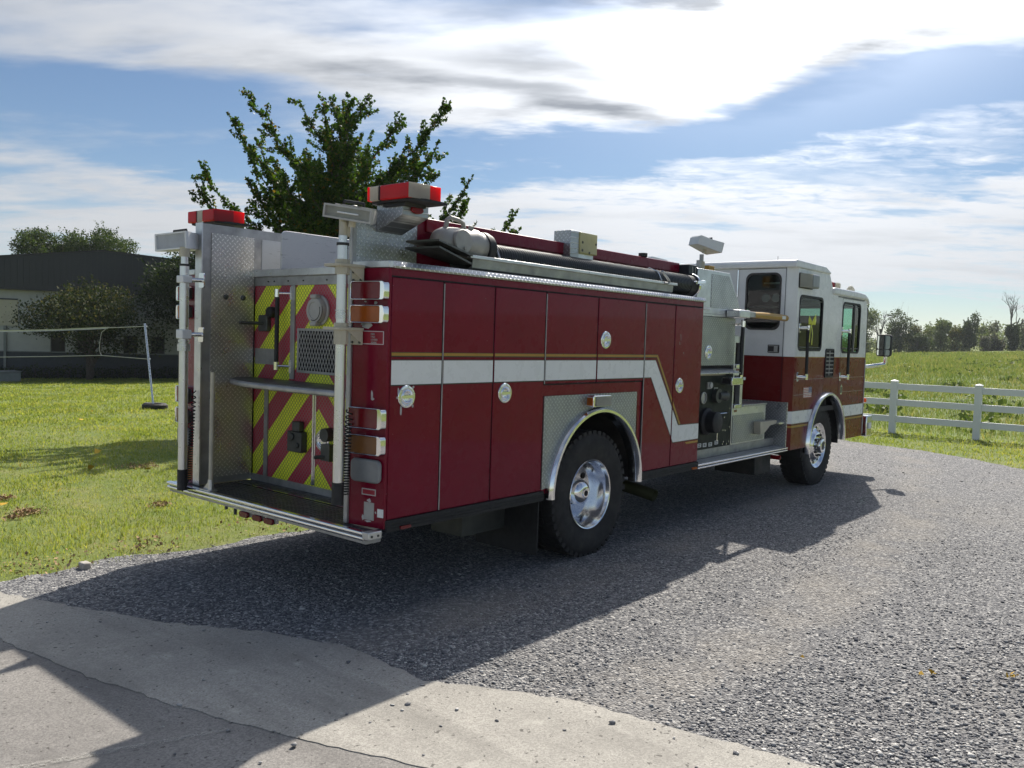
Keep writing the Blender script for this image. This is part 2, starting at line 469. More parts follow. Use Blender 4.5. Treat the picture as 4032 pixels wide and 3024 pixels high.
# ground
def ground_mat(name, kind):
    m, t = newmat(name)
    geo = t.n('ShaderNodeNewGeometry').outputs['Position']
    if kind == 'lawn':
        a = t.noise(geo, 0.35, 6.0, 0.62)
        b = t.noise(geo, 3.0, 6.0, 0.68)
        e = t.noise(geo, 60.0, 3.0, 0.7)
        c = t.ramp(t.m('ADD', t.m('MULTIPLY', a, 0.45), t.m('MULTIPLY', b, 0.55)),
                   [(0.30, (0.100, 0.150, 0.032)), (0.48, (0.165, 0.210, 0.050)), (0.62, (0.235, 0.245, 0.080)), (0.78, (0.32, 0.265, 0.130))])
        far = t.rng(t.sep(geo)[0], 18.0, 32.0, 0.0, 1.0, True)
        fld = t.ramp(t.m('ADD', t.m('MULTIPLY', t.noise(geo, 0.10, 6.0, 0.62), 0.4), t.m('MULTIPLY', t.noise(geo, 0.7, 6.0, 0.7), 0.6)),
                     [(0.34, (0.075, 0.125, 0.038)), (0.48, (0.130, 0.180, 0.056)), (0.60, (0.185, 0.205, 0.078)), (0.74, (0.30, 0.230, 0.125))])
        yl = t.rng(t.sep(geo)[1], 24.0, 14.0, 0.0, 1.0, True)
        c = t.mix(t.m('MULTIPLY', far, yl), c, fld)
        c = t.mix(t.rng(e, 0.35, 0.7, 0.0, 0.28), c, (0.03, 0.042, 0.014))
        nm = bump(t, t.m('ADD', t.m('MULTIPLY', e, 0.5), b), 0.8, 0.05)
        finish(t, bsdf(t, c, 0.9, 0, 0, nm, 0.2))
    elif kind == 'gravel':
        v = t.n('ShaderNodeTexVoronoi'); t.link(geo, v.inputs['Vector']); v.inputs['Scale'].default_value = 62.0
        v2 = t.n('ShaderNodeTexVoronoi'); t.link(geo, v2.inputs['Vector']); v2.inputs['Scale'].default_value = 27.0
        cr = t.sep(v.outputs['Color'])[0]
        c = t.ramp(cr, [(0.0, (0.090, 0.092, 0.102)), (0.45, (0.165, 0.164, 0.170)), (0.8, (0.265, 0.262, 0.26)), (1.0, (0.44, 0.43, 0.415))])
        dust = t.rng(t.noise(geo, 0.9, 6.0, 0.68), 0.42, 0.60, 0.0, 1.0)
        gx_, gy_ = t.sep(geo)[0:2]
        # two worn wheel tracks curving along the drive
        mid = t.m('MULTIPLY_ADD', t.m('POWER', t.m('ABSOLUTE', t.m('SUBTRACT', gx_, 5.5)), 2.0), 0.020, 0.35)
        trk = None
        for k_ in (0.0, 1.75, 3.3):
            d_ = t.m('ABSOLUTE', t.m('SUBTRACT', t.m('SUBTRACT', gy_, mid), k_))
            a_ = t.rng(d_, 0.46, 0.12, 0.0, 1.0, True)
            trk = a_ if trk is None else t.m('MAXIMUM', trk, a_)
        trk = t.m('MAXIMUM', trk, t.rng(t.noise(geo, 0.32, 4.0, 0.55), 0.50, 0.66, 0.0, 0.8))
        c = t.mix(t.m('MULTIPLY', t.m('MULTIPLY', dust, trk), 0.48), c, (0.30, 0.275, 0.24))
        h = t.m('ADD', t.m('MULTIPLY', v.outputs['Distance'], -0.8), t.m('MULTIPLY', v2.outputs['Distance'], -0.6))
        finish(t, bsdf(t, c, 0.88, 0, 0, bump(t, h, 0.9, 0.022), 0.25))
    else:
        sp = t.voro(geo, 130.0, out='Color')
        g = t.sep(sp)[0]
        lo, hi = ((0.295, 0.280, 0.255), (0.435, 0.415, 0.375)) if kind == 'apron' else ((0.190, 0.180, 0.172), (0.310, 0.295, 0.275))
        c = t.mix(g, lo, hi)
        c = t.mix(t.rng(t.noise(geo, 1.1, 7.0, 0.65), 0.42, 0.66, 0, 0.55), c, tuple(x * 0.72 for x in lo))
        pit = t.m('GREATER_THAN', t.noise(geo, 34.0, 2.0, 0.5), 0.69)
        c = t.mix(t.m('MULTIPLY', pit, 0.7), c, (0.055, 0.05, 0.045))
        st = t.n('ShaderNodeMapping'); t.link(geo, st.inputs[0]); st.inputs['Scale'].default_value = (1.6, 0.28, 1.0); st.inputs['Rotation'].default_value = (0, 0, R(8))
        c = t.mix(t.rng(t.noise(st.outputs[0], 1.7, 6.0, 0.62), 0.50, 0.70, 0, 0.5), c, tuple(x * 0.55 for x in lo))
        c = t.mix(t.rng(t.noise(geo, 4.5, 5.0, 0.7), 0.60, 0.72, 0, 0.45), c, tuple(min(1, x * 1.25) for x in hi))
        h = t.noise(geo, 90.0, 4.0, 0.7)
        finish(t, bsdf(t, c, 0.9, 0, 0, bump(t, h, 0.55, 0.008), 0.25))
    return m


ground_mat('lawn', 'lawn')
ground_mat('gravel', 'gravel')
ground_mat('apron', 'apron')
ground_mat('road', 'road')
m, t = newmat('road_paint')
geo = t.n('ShaderNodeNewGeometry').outputs['Position']
wear = t.m('MULTIPLY_ADD', t.rng(t.noise(geo, 48.0, 6.0, 0.75), 0.40, 0.60), 0.55, 0.45)
tr = t.n('ShaderNodeBsdfTransparent')
mx = t.n('ShaderNodeMixShader')
t.link(wear, mx.inputs[0]); t.link(bsdf(t, (0.38, 0.37, 0.34), 0.8), mx.inputs[1]); t.link(tr.outputs[0], mx.inputs[2])
finish(t, mx.outputs[0])


def island(name, stops, rough=0.7, trans=0.0, tint=None, spec=0.12, big=None):
    """every blade, leaf or stone gets its own tone"""
    m, t = newmat(name)
    g = t.n('ShaderNodeNewGeometry')
    rnd = g.outputs['Random Per Island']
    if big:
        rnd = t.m('ADD', t.m('MULTIPLY', rnd, 0.55), t.m('MULTIPLY', t.rng(t.noise(g.outputs['Position'], big, 5.0, 0.65), 0.3, 0.7), 0.45))
    c = t.ramp(rnd, stops)
    b = bsdf(t, c, rough, 0, 0, None, spec)
    if trans:
        tl = t.n('ShaderNodeBsdfTranslucent')
        t.link(t.mix(1.0, c, tint or (1.3, 1.5, 0.6), 'MULTIPLY'), tl.inputs[0])
        mx = t.n('ShaderNodeMixShader'); mx.inputs[0].default_value = trans
        t.link(b, mx.inputs[1]); t.link(tl.outputs[0], mx.inputs[2])
        b = mx.outputs[0]
    finish(t, b)
    return m


island('grass_blade', [(0.0, (0.090, 0.135, 0.030)), (0.4, (0.185, 0.232, 0.056)), (0.7, (0.290, 0.300, 0.088)), (1.0, (0.44, 0.375, 0.17))], 0.55, 0.5, (1.5, 1.5, 0.7), big=0.55)
island('field_blade', [(0.0, (0.08, 0.14, 0.034)), (0.45, (0.165, 0.225, 0.058)), (0.75, (0.27, 0.275, 0.095)), (1.0, (0.44, 0.34, 0.175))], 0.6, 0.4, (1.3, 1.25, 0.8), big=0.22)
island('weed_leaf', [(0.0, (0.06, 0.085, 0.028)), (1.0, (0.13, 0.16, 0.055))], 0.6, 0.3)
island('stone', [(0.0, (0.115, 0.117, 0.128)), (0.35, (0.215, 0.214, 0.221)), (0.70, (0.34, 0.336, 0.33)), (1.0, (0.60, 0.58, 0.55))], 0.85)
island('ginkgo_leaf', [(0.0, (0.020, 0.048, 0.010)), (0.6, (0.045, 0.085, 0.016)), (0.93, (0.085, 0.125, 0.022)), (1.0, (0.20, 0.10, 0.02))], 0.5, 0.38, (1.5, 1.7, 0.5))
island('myrtle_leaf', [(0.0, (0.020, 0.036, 0.014)), (0.7, (0.045, 0.066, 0.024)), (1.0, (0.13, 0.12, 0.05))], 0.7, 0.25, (1.3, 1.2, 0.6))
island('oak_leaf', [(0.0, (0.025, 0.048, 0.014)), (0.6, (0.05, 0.082, 0.022)), (1.0, (0.10, 0.12, 0.045))], 0.55, 0.3, (1.4, 1.5, 0.6))
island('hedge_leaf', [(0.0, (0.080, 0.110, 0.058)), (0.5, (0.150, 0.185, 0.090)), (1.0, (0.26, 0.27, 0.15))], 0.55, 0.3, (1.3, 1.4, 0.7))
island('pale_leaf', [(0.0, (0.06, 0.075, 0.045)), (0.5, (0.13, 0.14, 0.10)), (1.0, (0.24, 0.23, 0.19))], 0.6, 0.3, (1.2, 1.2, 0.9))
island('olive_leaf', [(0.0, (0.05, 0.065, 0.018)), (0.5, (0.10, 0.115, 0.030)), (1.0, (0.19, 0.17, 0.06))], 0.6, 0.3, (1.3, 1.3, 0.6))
island('vine_leaf', [(0.0, (0.050, 0.070, 0.038)), (1.0, (0.120, 0.145, 0.072))], 0.6, 0.2)
island('shade_leaf', [(0.0, (0.014, 0.026, 0.010)), (0.8, (0.036, 0.056, 0.018)), (1.0, (0.07, 0.09, 0.03))], 0.6, 0.22)
island('rust_leaf', [(0.0, (0.09, 0.06, 0.03)), (1.0, (0.24, 0.15, 0.075))], 0.7, 0.25, (1.2, 1.1, 0.8))
island('fallen_yellow', [(0.0, (0.45, 0.26, 0.03)), (1.0, (0.62, 0.42, 0.06))], 0.7)
island('dead_grass', [(0.0, (0.24, 0.15, 0.08)), (1.0, (0.46, 0.33, 0.19))], 0.85)
simple('bark', (0.075, 0.060, 0.048), 0.9, vary=0.35, scale=12, bumpy=0.4, bscale=20)
simple('pale_bark', (0.135, 0.125, 0.115), 0.9, vary=0.25, scale=9)


# ------------------------------------------------------------------ mesh helpers
class MB:
    def __init__(s):
        s.v, s.f, s.mi, s.cur = [], [], [], 0

    def add(s, vs, fs):
        o = len(s.v)
        s.v.extend([tuple(p) for p in vs])
        for f in fs:
            s.f.append(tuple(i + o for i in f))
            s.mi.append(s.cur)
        return s

    def mat(s, i):
        s.cur = i
        return s

    def box(s, x0, x1, y0, y1, z0, z1):
        vs = [(x, y, z) for x in (x0, x1) for y in (y0, y1) for z in (z0, z1)]
        return s.add(vs, [(0, 1, 3, 2), (4, 6, 7, 5), (0, 4, 5, 1), (2, 3, 7, 6), (0, 2, 6, 4), (1, 5, 7, 3)])

    def obox(s, c, size, rot):
        h = [k / 2 for k in size]
        c = Vector(c)
        vs = [c + rot @ Vector((x, y, z)) for x in (-h[0], h[0]) for y in (-h[1], h[1]) for z in (-h[2], h[2])]
        return s.add(vs, [(0, 1, 3, 2), (4, 6, 7, 5), (0, 4, 5, 1), (2, 3, 7, 6), (0, 2, 6, 4), (1, 5, 7, 3)])

    def cyl(s, p0, p1, r0, r1=None, n=16, caps=True):
        r1 = r0 if r1 is None else r1
        p0, p1 = Vector(p0), Vector(p1)
        d = (p1 - p0).normalized()
        a = d.orthogonal().normalized()
        b = d.cross(a)
        vs = []
        for p, r in ((p0, r0), (p1, r1)):
            for k in range(n):
                t_ = 2 * math.pi * k / n
                vs.append(p + (a * math.cos(t_) + b * math.sin(t_)) * r)
        fs = [(k, (k + 1) % n, n + (k + 1) % n, n + k) for k in range(n)]
        if caps:
            fs += [tuple(range(n))[::-1], tuple(range(n, 2 * n))]
        return s.add(vs, fs)

    def tube(s, pts, r, n=8, caps=True):
        pts = [Vector(p) for p in pts]
        rs = r if isinstance(r, (list, tuple)) else [r] * len(pts)
        t0 = (pts[1] - pts[0]).normalized()
        a = t0.orthogonal().normalized()
        vs = []
        for i, p in enumerate(pts):
            t_ = (pts[min(i + 1, len(pts) - 1)] - pts[max(i - 1, 0)]).normalized()
            a = (a - t_ * a.dot(t_))
            a = a.normalized() if a.length > 1e-6 else t_.orthogonal().normalized()
            b = t_.cross(a)
            for k in range(n):
                q = 2 * math.pi * k / n
                vs.append(p + (a * math.cos(q) + b * math.sin(q)) * rs[i])
        fs = []
        for i in range(len(pts) - 1):
            for k in range(n):
                fs.append((i * n + k, i * n + (k + 1) % n, (i + 1) * n + (k + 1) % n, (i + 1) * n + k))
        if caps:
            fs += [tuple(range(n))[::-1], tuple(range((len(pts) - 1) * n, len(pts) * n))]
        return s.add(vs, fs)

    def lathe(s, prof, o, axis, n=32, a0=0.0, a1=2 * math.pi):
        """prof: (radius, distance along axis)"""
        o, d = Vector(o), Vector(axis).normalized()
        a = d.orthogonal().normalized()
        if abs(d.y) > 0.9:
            a = Vector((1, 0, 0))
        b = d.cross(a)
        full = abs(a1 - a0 - 2 * math.pi) < 1e-6
        m_ = n if full else n + 1
        vs = []
        for (r, h) in prof:
            for k in range(m_):
                q = a0 + (a1 - a0) * k / n
                vs.append(o + d * h + (a * math.cos(q) + b * math.sin(q)) * r)
        fs = []
        for i in range(len(prof) - 1):
            for k in range(n):
                k2 = (k + 1) % m_
                fs.append((i * m_ + k, i * m_ + k2, (i + 1) * m_ + k2, (i + 1) * m_ + k))
        return s.add(vs, fs)

    def plate(s, outline, fn, w0, w1, holes=()):
        """flat polygon with holes, given thickness; fn maps (u, v, w) to a point"""
        loops = [list(outline)] + [list(h) for h in holes]
        flat = [p for l in loops for p in l]
        if holes:
            bm = bmesh.new()
            bv = [bm.verts.new((p[0], p[1], 0)) for p in flat]
            bm.verts.index_update()
            o = 0
            ed = []
            for l in loops:
                ed += [bm.edges.new((bv[o + i], bv[o + (i + 1) % len(l)])) for i in range(len(l))]
                o += len(l)
            bmesh.ops.triangle_fill(bm, use_beauty=True, use_dissolve=False, edges=ed)
            tris = [tuple(v.index for v in f.verts) for f in bm.faces]
            bm.free()
        else:
            tris = [tuple(range(len(outline)))]
        n = len(flat)
        vs = [fn(p[0], p[1], w0) for p in flat] + [fn(p[0], p[1], w1) for p in flat]
        fs = [tuple(tr) for tr in tris] + [tuple(i + n for i in tr[::-1]) for tr in tris]
        o = 0
        for l in loops:
            k = len(l)
            for i in range(k):
                fs.append((o + i, o + (i + 1) % k, n + o + (i + 1) % k, n + o + i))
            o += k
        return s.add(vs, fs)

    def build(s, name, mats, parent=None, smooth=True, bevel=0.0, seg=2, recalc=True, props=None):
        me = bpy.data.meshes.new(name)
        me.from_pydata(s.v, [], s.f)
        if isinstance(mats, str):
            mats = [mats]
        for m_ in mats:
            me.materials.append(MATS[m_])
        if len(mats) > 1:
            me.polygons.foreach_set('material_index', s.mi)
        if recalc:
            bm = bmesh.new()
            bm.from_mesh(me)
            bmesh.ops.recalc_face_normals(bm, faces=bm.faces)
            bm.to_mesh(me)
            bm.free()
        if smooth:
            me.polygons.foreach_set('use_smooth', [True] * len(me.polygons))
            me.set_sharp_from_angle(angle=R(38))
        o = bpy.data.objects.new(name, me)
        COL.objects.link(o)
        adopt(o, parent)
        if bevel:
            bv = o.modifiers.new('bevel', 'BEVEL')
            bv.width = bevel
            bv.segments = seg
            bv.limit_method = 'ANGLE'
            bv.angle_limit = R(40)
            bv.harden_normals = False
        for k, v in (props or {}).items():
            o[k] = v
        return o


AT = {}


def adopt(o, parent):
    """parent an object whose mesh is in world coordinates"""
    if parent is not None:
        o.parent = parent
        o.matrix_parent_inverse = Matrix.Translation(-Vector(AT.get(parent.name, (0, 0, 0))))


def thing(name, label, cat, loc=(0, 0, 0), group=None):
    o = bpy.data.objects.new(name, None)
    COL.objects.link(o)
    o.location = loc
    AT[o.name] = tuple(loc)
    o.empty_display_size = 0.3
    tag(o, label, cat, group)
    return o


def tag(o, label, cat, group=None):
    o['label'] = label
    o['category'] = cat
    if group:
        o['group'] = group
    return o


def side(y):
    return lambda u, v, w_: (u, y + w_, v)


def rear(x):
    return lambda u, v, w_: (x + w_, u, v)


def flat(z):
    return lambda u, v, w_: (u, v, z + w_)


def rrect(u0, u1, v0, v1, r, n=4):
    out = []
    for cx, cy, a in ((u1 - r, v1 - r, 0), (u0 + r, v1 - r, 90), (u0 + r, v0 + r, 180), (u1 - r, v0 + r, 270)):
        for k in range(n + 1):
            q = R(a + 90 * k / n)
            out.append((cx + r * math.cos(q), cy + r * math.sin(q)))
    return out


def rect(u0, u1, v0, v1):
    return [(u0, v0), (u1, v0), (u1, v1), (u0, v1)]


def disc(cu, cv, r, n=24):
    return [(cu + r * math.cos(2 * math.pi * k / n), cv + r * math.sin(2 * math.pi * k / n)) for k in range(n)]


def fast_mesh(name, verts, tris, mat, per=3):
    """numpy arrays to a mesh object"""
    me = bpy.data.meshes.new(name)
    nv, nf = len(verts), len(tris)
    me.vertices.add(nv)
    me.vertices.foreach_set('co', np.ascontiguousarray(verts, dtype=np.float32).ravel())
    me.loops.add(nf * per)
    me.polygons.add(nf)
    me.polygons.foreach_set('loop_start', np.arange(0, nf * per, per, dtype=np.int32))
    me.loops.foreach_set('vertex_index', np.ascontiguousarray(tris, dtype=np.int32).ravel())
    me.update(calc_edges=True)
    me.materials.append(MATS[mat])
    o = bpy.data.objects.new(name, me)
    COL.objects.link(o)
    return o

# ------------------------------------------------------------------ the ground
def sstep(a, b, x):
    t_ = np.clip((np.asarray(x, dtype=float) - a) / (b - a), 0, 1)
    return t_ * t_ * (3 - 2 * t_)


def tz(X, Y):
    X, Y = np.asarray(X, dtype=float), np.asarray(Y, dtype=float)
    t_ = sstep(20, 60, X)
    lawn = -0.030 * np.maximum(Y - 7, 0)
    far = 0.0235 * (np.minimum(X, 260) - 21) - 0.041 * np.clip(Y, -90, 90)
    z = lawn * (1 - t_) + far * t_
    wob = 0.022 * np.sin(X * 1.3 + Y * 0.7) * np.sin(Y * 1.1 - X * 0.4) + 0.015 * np.sin(X * 3.1 - Y * 2.3)
    return z + wob * sstep(6.6, 8.5, Y) * (1 - t_)


GRAVEL = [(2.05, 6.1), (2.12, 6.36), (2.5, 6.30), (3.02, 6.44), (3.55, 6.24), (4.18, 6.30), (4.8, 6.19), (6, 6.28), (8, 6.22), (10, 6.35), (12, 6.24),
          (14, 6.38), (16.2, 6.5), (16.85, 6.1), (16.78, 5.81), (16.45, 4.84), (16.24, 3.99), (15.76, 3.15), (15.05, 2.29), (14.1, 1.2), (12.4, -.4),
          (10, -2.4), (7.5, -4.6), (4.2, -6.5), (3.9, -3.0), (3.75, 0.0), (3.55, 1.24), (3.46, 1.75), (3.37, 2.33), (3.2, 2.72), (3.02, 3.05), (3.04, 3.3),
          (3.05, 3.69), (2.9, 4.15), (2.56, 4.74), (2.3, 5.4)]
SEAM = [(1.35, 12.0), (1.55, 7.5), (1.72, 5.6), (1.80, 4.9), (1.88, 4.29), (2.0, 3.7), (2.14, 3.19), (2.27, 2.8), (2.4, 2.45), (2.55, 1.9), (2.72, 0.5), (2.8, -2.0), (2.8, -9.0)]
EDGE = [(3.95, -9.0), (3.9, -3.0), (3.75, 0.0), (3.55, 1.24), (3.46, 1.75), (3.37, 2.33), (3.2, 2.72), (3.02, 3.05), (3.04, 3.3), (3.05, 3.69), (2.9, 4.15), (2.56, 4.74),
        (2.3, 5.4), (2.1, 6.0), (2.0, 6.6), (1.92, 8.0), (1.8, 12.0)]


def ragged(poly, step=0.10, amp=0.022, seed=1, closed=True):
    rg = random.Random(seed)
    out = []
    for i in range(len(poly) - (0 if closed else 1)):
        a, b = Vector(poly[i]), Vector(poly[(i + 1) % len(poly)])
        n = max(1, int((b - a).length / step))
        nrm = Vector((-(b - a).y, (b - a).x)).normalized() if (b - a).length else Vector((0, 0))
        for k in range(n):
            p = a.lerp(b, k / n) + nrm * rg.gauss(0, amp)
            out.append((p.x, p.y))
    return out if closed else out + [poly[-1]]


def inpoly(poly, X, Y):
    inside = np.zeros(len(X), dtype=bool)
    n = len(poly)
    for i in range(n):
        x0, y0 = poly[i]
        x1, y1 = poly[(i + 1) % n]
        if y0 == y1:
            continue
        c_ = ((y0 > Y) != (y1 > Y)) & (X < (x1 - x0) * (Y - y0) / (y1 - y0) + x0)
        inside ^= c_
    return inside


def axis_grid(lo, hi, near_lo, near_hi, step, grow=1.16):
    pts = list(np.arange(near_lo, near_hi + 1e-6, step))
    d, x = step, near_hi
    while x < hi:
        d *= grow
        x += d
        pts.append(x)
    d, x = step, near_lo
    while x > lo:
        d *= grow
        x -= d
        pts.insert(0, x)
    return np.array(pts)


gx, gy = axis_grid(-80, 900, -2, 34, 0.7), axis_grid(-500, 500, -4, 60, 0.7)
GX, GY = np.meshgrid(gx, gy, indexing='ij')
GZ = tz(GX, GY)
GZ = GZ - 0.014 * (1 - sstep(6.05, 6.5, GY)) * (1 - sstep(16.8, 17.6, GX))
GZ = GZ - 0.02 * (1 - sstep(1.6, 2.4, GX))
nx, ny = GX.shape
ii = np.arange(nx * ny).reshape(nx, ny)
quads = np.stack([ii[:-1, :-1], ii[1:, :-1], ii[1:, 1:], ii[:-1, 1:]], -1).reshape(-1, 4)
ground = fast_mesh('ground', np.stack([GX, GY, GZ], -1).reshape(-1, 3), quads, 'lawn', 4)
ground.data.polygons.foreach_set('use_smooth', [True] * len(ground.data.polygons))
ground['kind'] = 'structure'


def sheet(name, poly, z, mat):
    b = MB()
    b.add([(x, y, z) for x, y in poly], [tuple(range(len(poly)))])
    o = b.build(name, mat, None, smooth=False)
    o['kind'] = 'structure'
    if o.data.polygons[0].normal.z < 0:
        o.data.flip_normals()
    return o


_edge_pts = {(2.05, 6.1), (2.12, 6.36), (2.3, 5.4), (2.56, 4.74), (2.9, 4.15), (3.05, 3.69), (3.04, 3.3), (3.02, 3.05), (3.2, 2.72), (3.37, 2.33), (3.46, 1.75), (3.55, 1.24), (3.75, 0.0), (3.9, -3.0)}
sheet('gravel_drive', ragged([(x - .25, y) if (x, y) in _edge_pts else (x, y) for x, y in GRAVEL], 0.12, 0.03, 3), 0.004, 'gravel')
MB().plate(ragged(EDGE, 0.06, 0.009, 4, False) + ragged(SEAM, 0.05, 0.006, 6, False), flat(-0.03), 0.0, 0.0425).build('driveway_apron', 'apron', None, smooth=False)['kind'] = 'structure'
sheet('road', [(x + .12, y) for x, y in SEAM] + [(2.9, -60), (-7.5, -60), (-7.5, 60), (1.35, 60)], 0.0085, 'road')
wl = [Vector((1.20, 3.62)), Vector((1.47, 3.51)), Vector((2.02, 3.29))]
sheet('road_line', [(wl[0].x, wl[0].y - .022), (wl[1].x, wl[1].y - .022), (wl[2].x, wl[2].y - .018), (wl[2].x, wl[2].y + .018), (wl[1].x, wl[1].y + .022), (wl[0].x, wl[0].y + .022)], 0.0128, 'road_paint')


# ------------------------------------------------------------------ grass, gravel stones (uncountable)
def polar(n, r0, r1, a0, a1, power):
    """points round the place where people stand, thinner with distance"""
    u = RNG.random(n)
    k = 2 - power
    r = (r0 ** k + u * (r1 ** k - r0 ** k)) ** (1 / k)
    a = RNG.uniform(R(a0), R(a1), n)
    return r * np.cos(a), r * np.sin(a), r


def vnoise(X, Y, s, seed):
    rg = np.random.default_rng(seed)
    out = np.zeros_like(X)
    amp = 1.0
    for o in range(4):
        for _ in range(3):
            th = rg.uniform(0, 6.28)
            ph = rg.uniform(0, 6.28)
            out += amp * np.sin((X * math.cos(th) + Y * math.sin(th)) * s + ph + 1.3 * np.sin((X * math.sin(th) - Y * math.cos(th)) * s * 0.7 + ph))
        s *= 2.1
        amp *= 0.6
    return out / 4.0


def blades(X, Y, h, wd, lean):
    n = len(X)
    Z = tz(X, Y)
    a = RNG.uniform(0, 2 * math.pi, n)
    la = RNG.uniform(0, 2 * math.pi, n)
    l = np.abs(RNG.normal(0, lean, n)) * h
    ca, sa = np.cos(a) * wd, np.sin(a) * wd
    V = np.empty((n, 3, 3), dtype=np.float32)
    V[:, 0] = np.stack([X - ca, Y - sa, Z - 0.01], -1)
    V[:, 1] = np.stack([X + ca, Y + sa, Z - 0.01], -1)
    V[:, 2] = np.stack([X + l * np.cos(la), Y + l * np.sin(la), Z + h], -1)
    return V.reshape(-1, 3), np.arange(3 * n).reshape(-1, 3)


def is_lawn(X, Y):
    j = 0.06 * vnoise(X, Y, 3.0, 5)
    lawn = ((Y > 6.32 + j) & (X > 2.2 + j)) | (X > 17.0 + j)
    edge = ~inpoly([(x, y) for x, y in GRAVEL], X + j, Y + j) & (X > 10) & (X < 17.2)
    return lawn | edge


X, Y, rr_ = polar(560000, 4.5, 62, 4, 80, 1.55)
k = is_lawn(X, Y) & ~((X > 19.6) & (Y < 22)) & (RNG.random(len(X)) < np.clip(0.78 + 0.45 * vnoise(X, Y, 1.3, 2), 0.12, 1))
near_edge = (Y < 6.9) & (X < 17)
k &= ~near_edge | (RNG.random(len(X)) < 0.45)
X, Y, rr_ = X[k], Y[k], rr_[k]
tuft = np.clip(1 + 0.35 * vnoise(X, Y, 2.0, 9), 0.5, 1.8)
hh = np.clip(RNG.normal(0.034, 0.010, len(X)), 0.012, 0.08) * tuft * np.clip(rr_ / 16, 0.9, 1.5)
V, T = blades(X, Y, hh, 0.0042 * np.clip(rr_ / 7, 0.8, 5.0), 0.75)
g = fast_mesh('lawn_grass', V, T, 'grass_blade')
g['kind'] = 'stuff'

X, Y, rr_ = polar(230000, 17, 150, -14, 36, 1.35)
k = (X > 19.6) & (Y < 22 + 0.2 * X)
X, Y, rr_ = X[k], Y[k], rr_[k]
cl = vnoise(X, Y, 0.9, 21)
hh = np.clip(RNG.normal(0.12, 0.045, len(X)) * (1 + 0.7 * cl), 0.03, 0.42) * np.clip(rr_ / 40, 0.9, 1.6)
V, T = blades(X, Y, hh, 0.009 * np.clip(rr_ / 20, 1, 5), 0.55)
g = fast_mesh('field_grass', V, T, 'field_blade')
g['kind'] = 'stuff'

# dark weeds standing in the field
wx, wy, wr = polar(150, 20, 130, 0, 32, 1.3)
kk = (wx > 20.5)
wx, wy, wr = wx[kk], wy[kk], wr[kk]
P = []
for a_, b_, r_ in zip(wx, wy, wr):
    n = 40
    s_ = RNG.uniform(0.12, 0.30) * (0.8 + r_ / 90)
    q = RNG.normal(0, 1, (n, 3)) * np.array([s_, s_, s_ * 0.45])
    P.append(np.array([a_, b_, float(tz(a_, b_)) + s_ * 0.4]) + q)
P = np.concatenate(P)
P[:, 2] = np.maximum(P[:, 2], tz(P[:, 0], P[:, 1]) + 0.02)


def leaf_mesh(P, size, flatness=0.5, fan=False):
    """one small pointed leaf at each place"""
    n = len(P)
    size = np.broadcast_to(size, (n,)).astype(float)
    d = RNG.normal(0, 1, (n, 3)); d /= np.linalg.norm(d, axis=1, keepdims=True)
    e = RNG.normal(0, 1, (n, 3)); e[:, 2] *= flatness
    e -= d * (e * d).sum(1, keepdims=True)
    e /= np.linalg.norm(e, axis=1, keepdims=True)
    s_ = size[:, None]
    wid = 0.62 if fan else 0.36
    V = np.empty((n, 4, 3), dtype=np.float32)
    V[:, 0] = P - d * s_ * 0.5
    V[:, 1] = P + e * s_ * wid + d * s_ * (0.32 if fan else 0.05)
    V[:, 2] = P + d * s_ * 0.5
    V[:, 3] = P - e * s_ * wid + d * s_ * (0.32 if fan else 0.05)
    i0 = np.arange(n)[:, None] * 4
    T = np.concatenate([i0 + np.array([[0, 1, 2]]), i0 + np.array([[0, 2, 3]])])
    return V.reshape(-1, 3), T


V, T = leaf_mesh(P, RNG.uniform(0.10, 0.26, len(P)))
g = fast_mesh('field_weeds', V, T, 'weed_leaf')
g['kind'] = 'stuff'

ICO_V, ICO_F = None, None
_b = bmesh.new()
bmesh.ops.create_icosphere(_b, subdivisions=1, radius=1.0)
ICO_V = np.array([v.co[:] for v in _b.verts])
ICO_F = np.array([[v.index for v in f.verts] for f in _b.faces])
_b.free()
OCT_V = np.array([(1, 0, 0), (-1, 0, 0), (0, 1, 0), (0, -1, 0), (0, 0, 1), (0, 0, -1)], dtype=float)
OCT_F = np.array([(0, 2, 4), (2, 1, 4), (1, 3, 4), (3, 0, 4), (2, 0, 5), (1, 2, 5), (3, 1, 5), (0, 3, 5)])


def stones(X, Y, Z, rad, base_v, base_f, rough=0.28):
    n, m_ = len(X), len(base_v)
    sc_ = RNG.uniform(0.65, 1.3, (n, 1, 3)) * rad[:, None, None]
    sc_[:, :, 2] *= 0.46
    V = base_v[None] * sc_ * (1 + RNG.normal(0, rough, (n, m_, 1)).clip(-0.5, 0.5))
    a = RNG.uniform(0, 6.28, n)
    c_, s_ = np.cos(a)[:, None], np.sin(a)[:, None]
    x, y = V[:, :, 0] * c_ - V[:, :, 1] * s_, V[:, :, 0] * s_ + V[:, :, 1] * c_
    V = np.stack([x + X[:, None], y + Y[:, None], V[:, :, 2] + Z[:, None]], -1)
    F = base_f[None] + (np.arange(n) * m_)[:, None, None]
    return V.reshape(-1, 3), F.reshape(-1, 3)


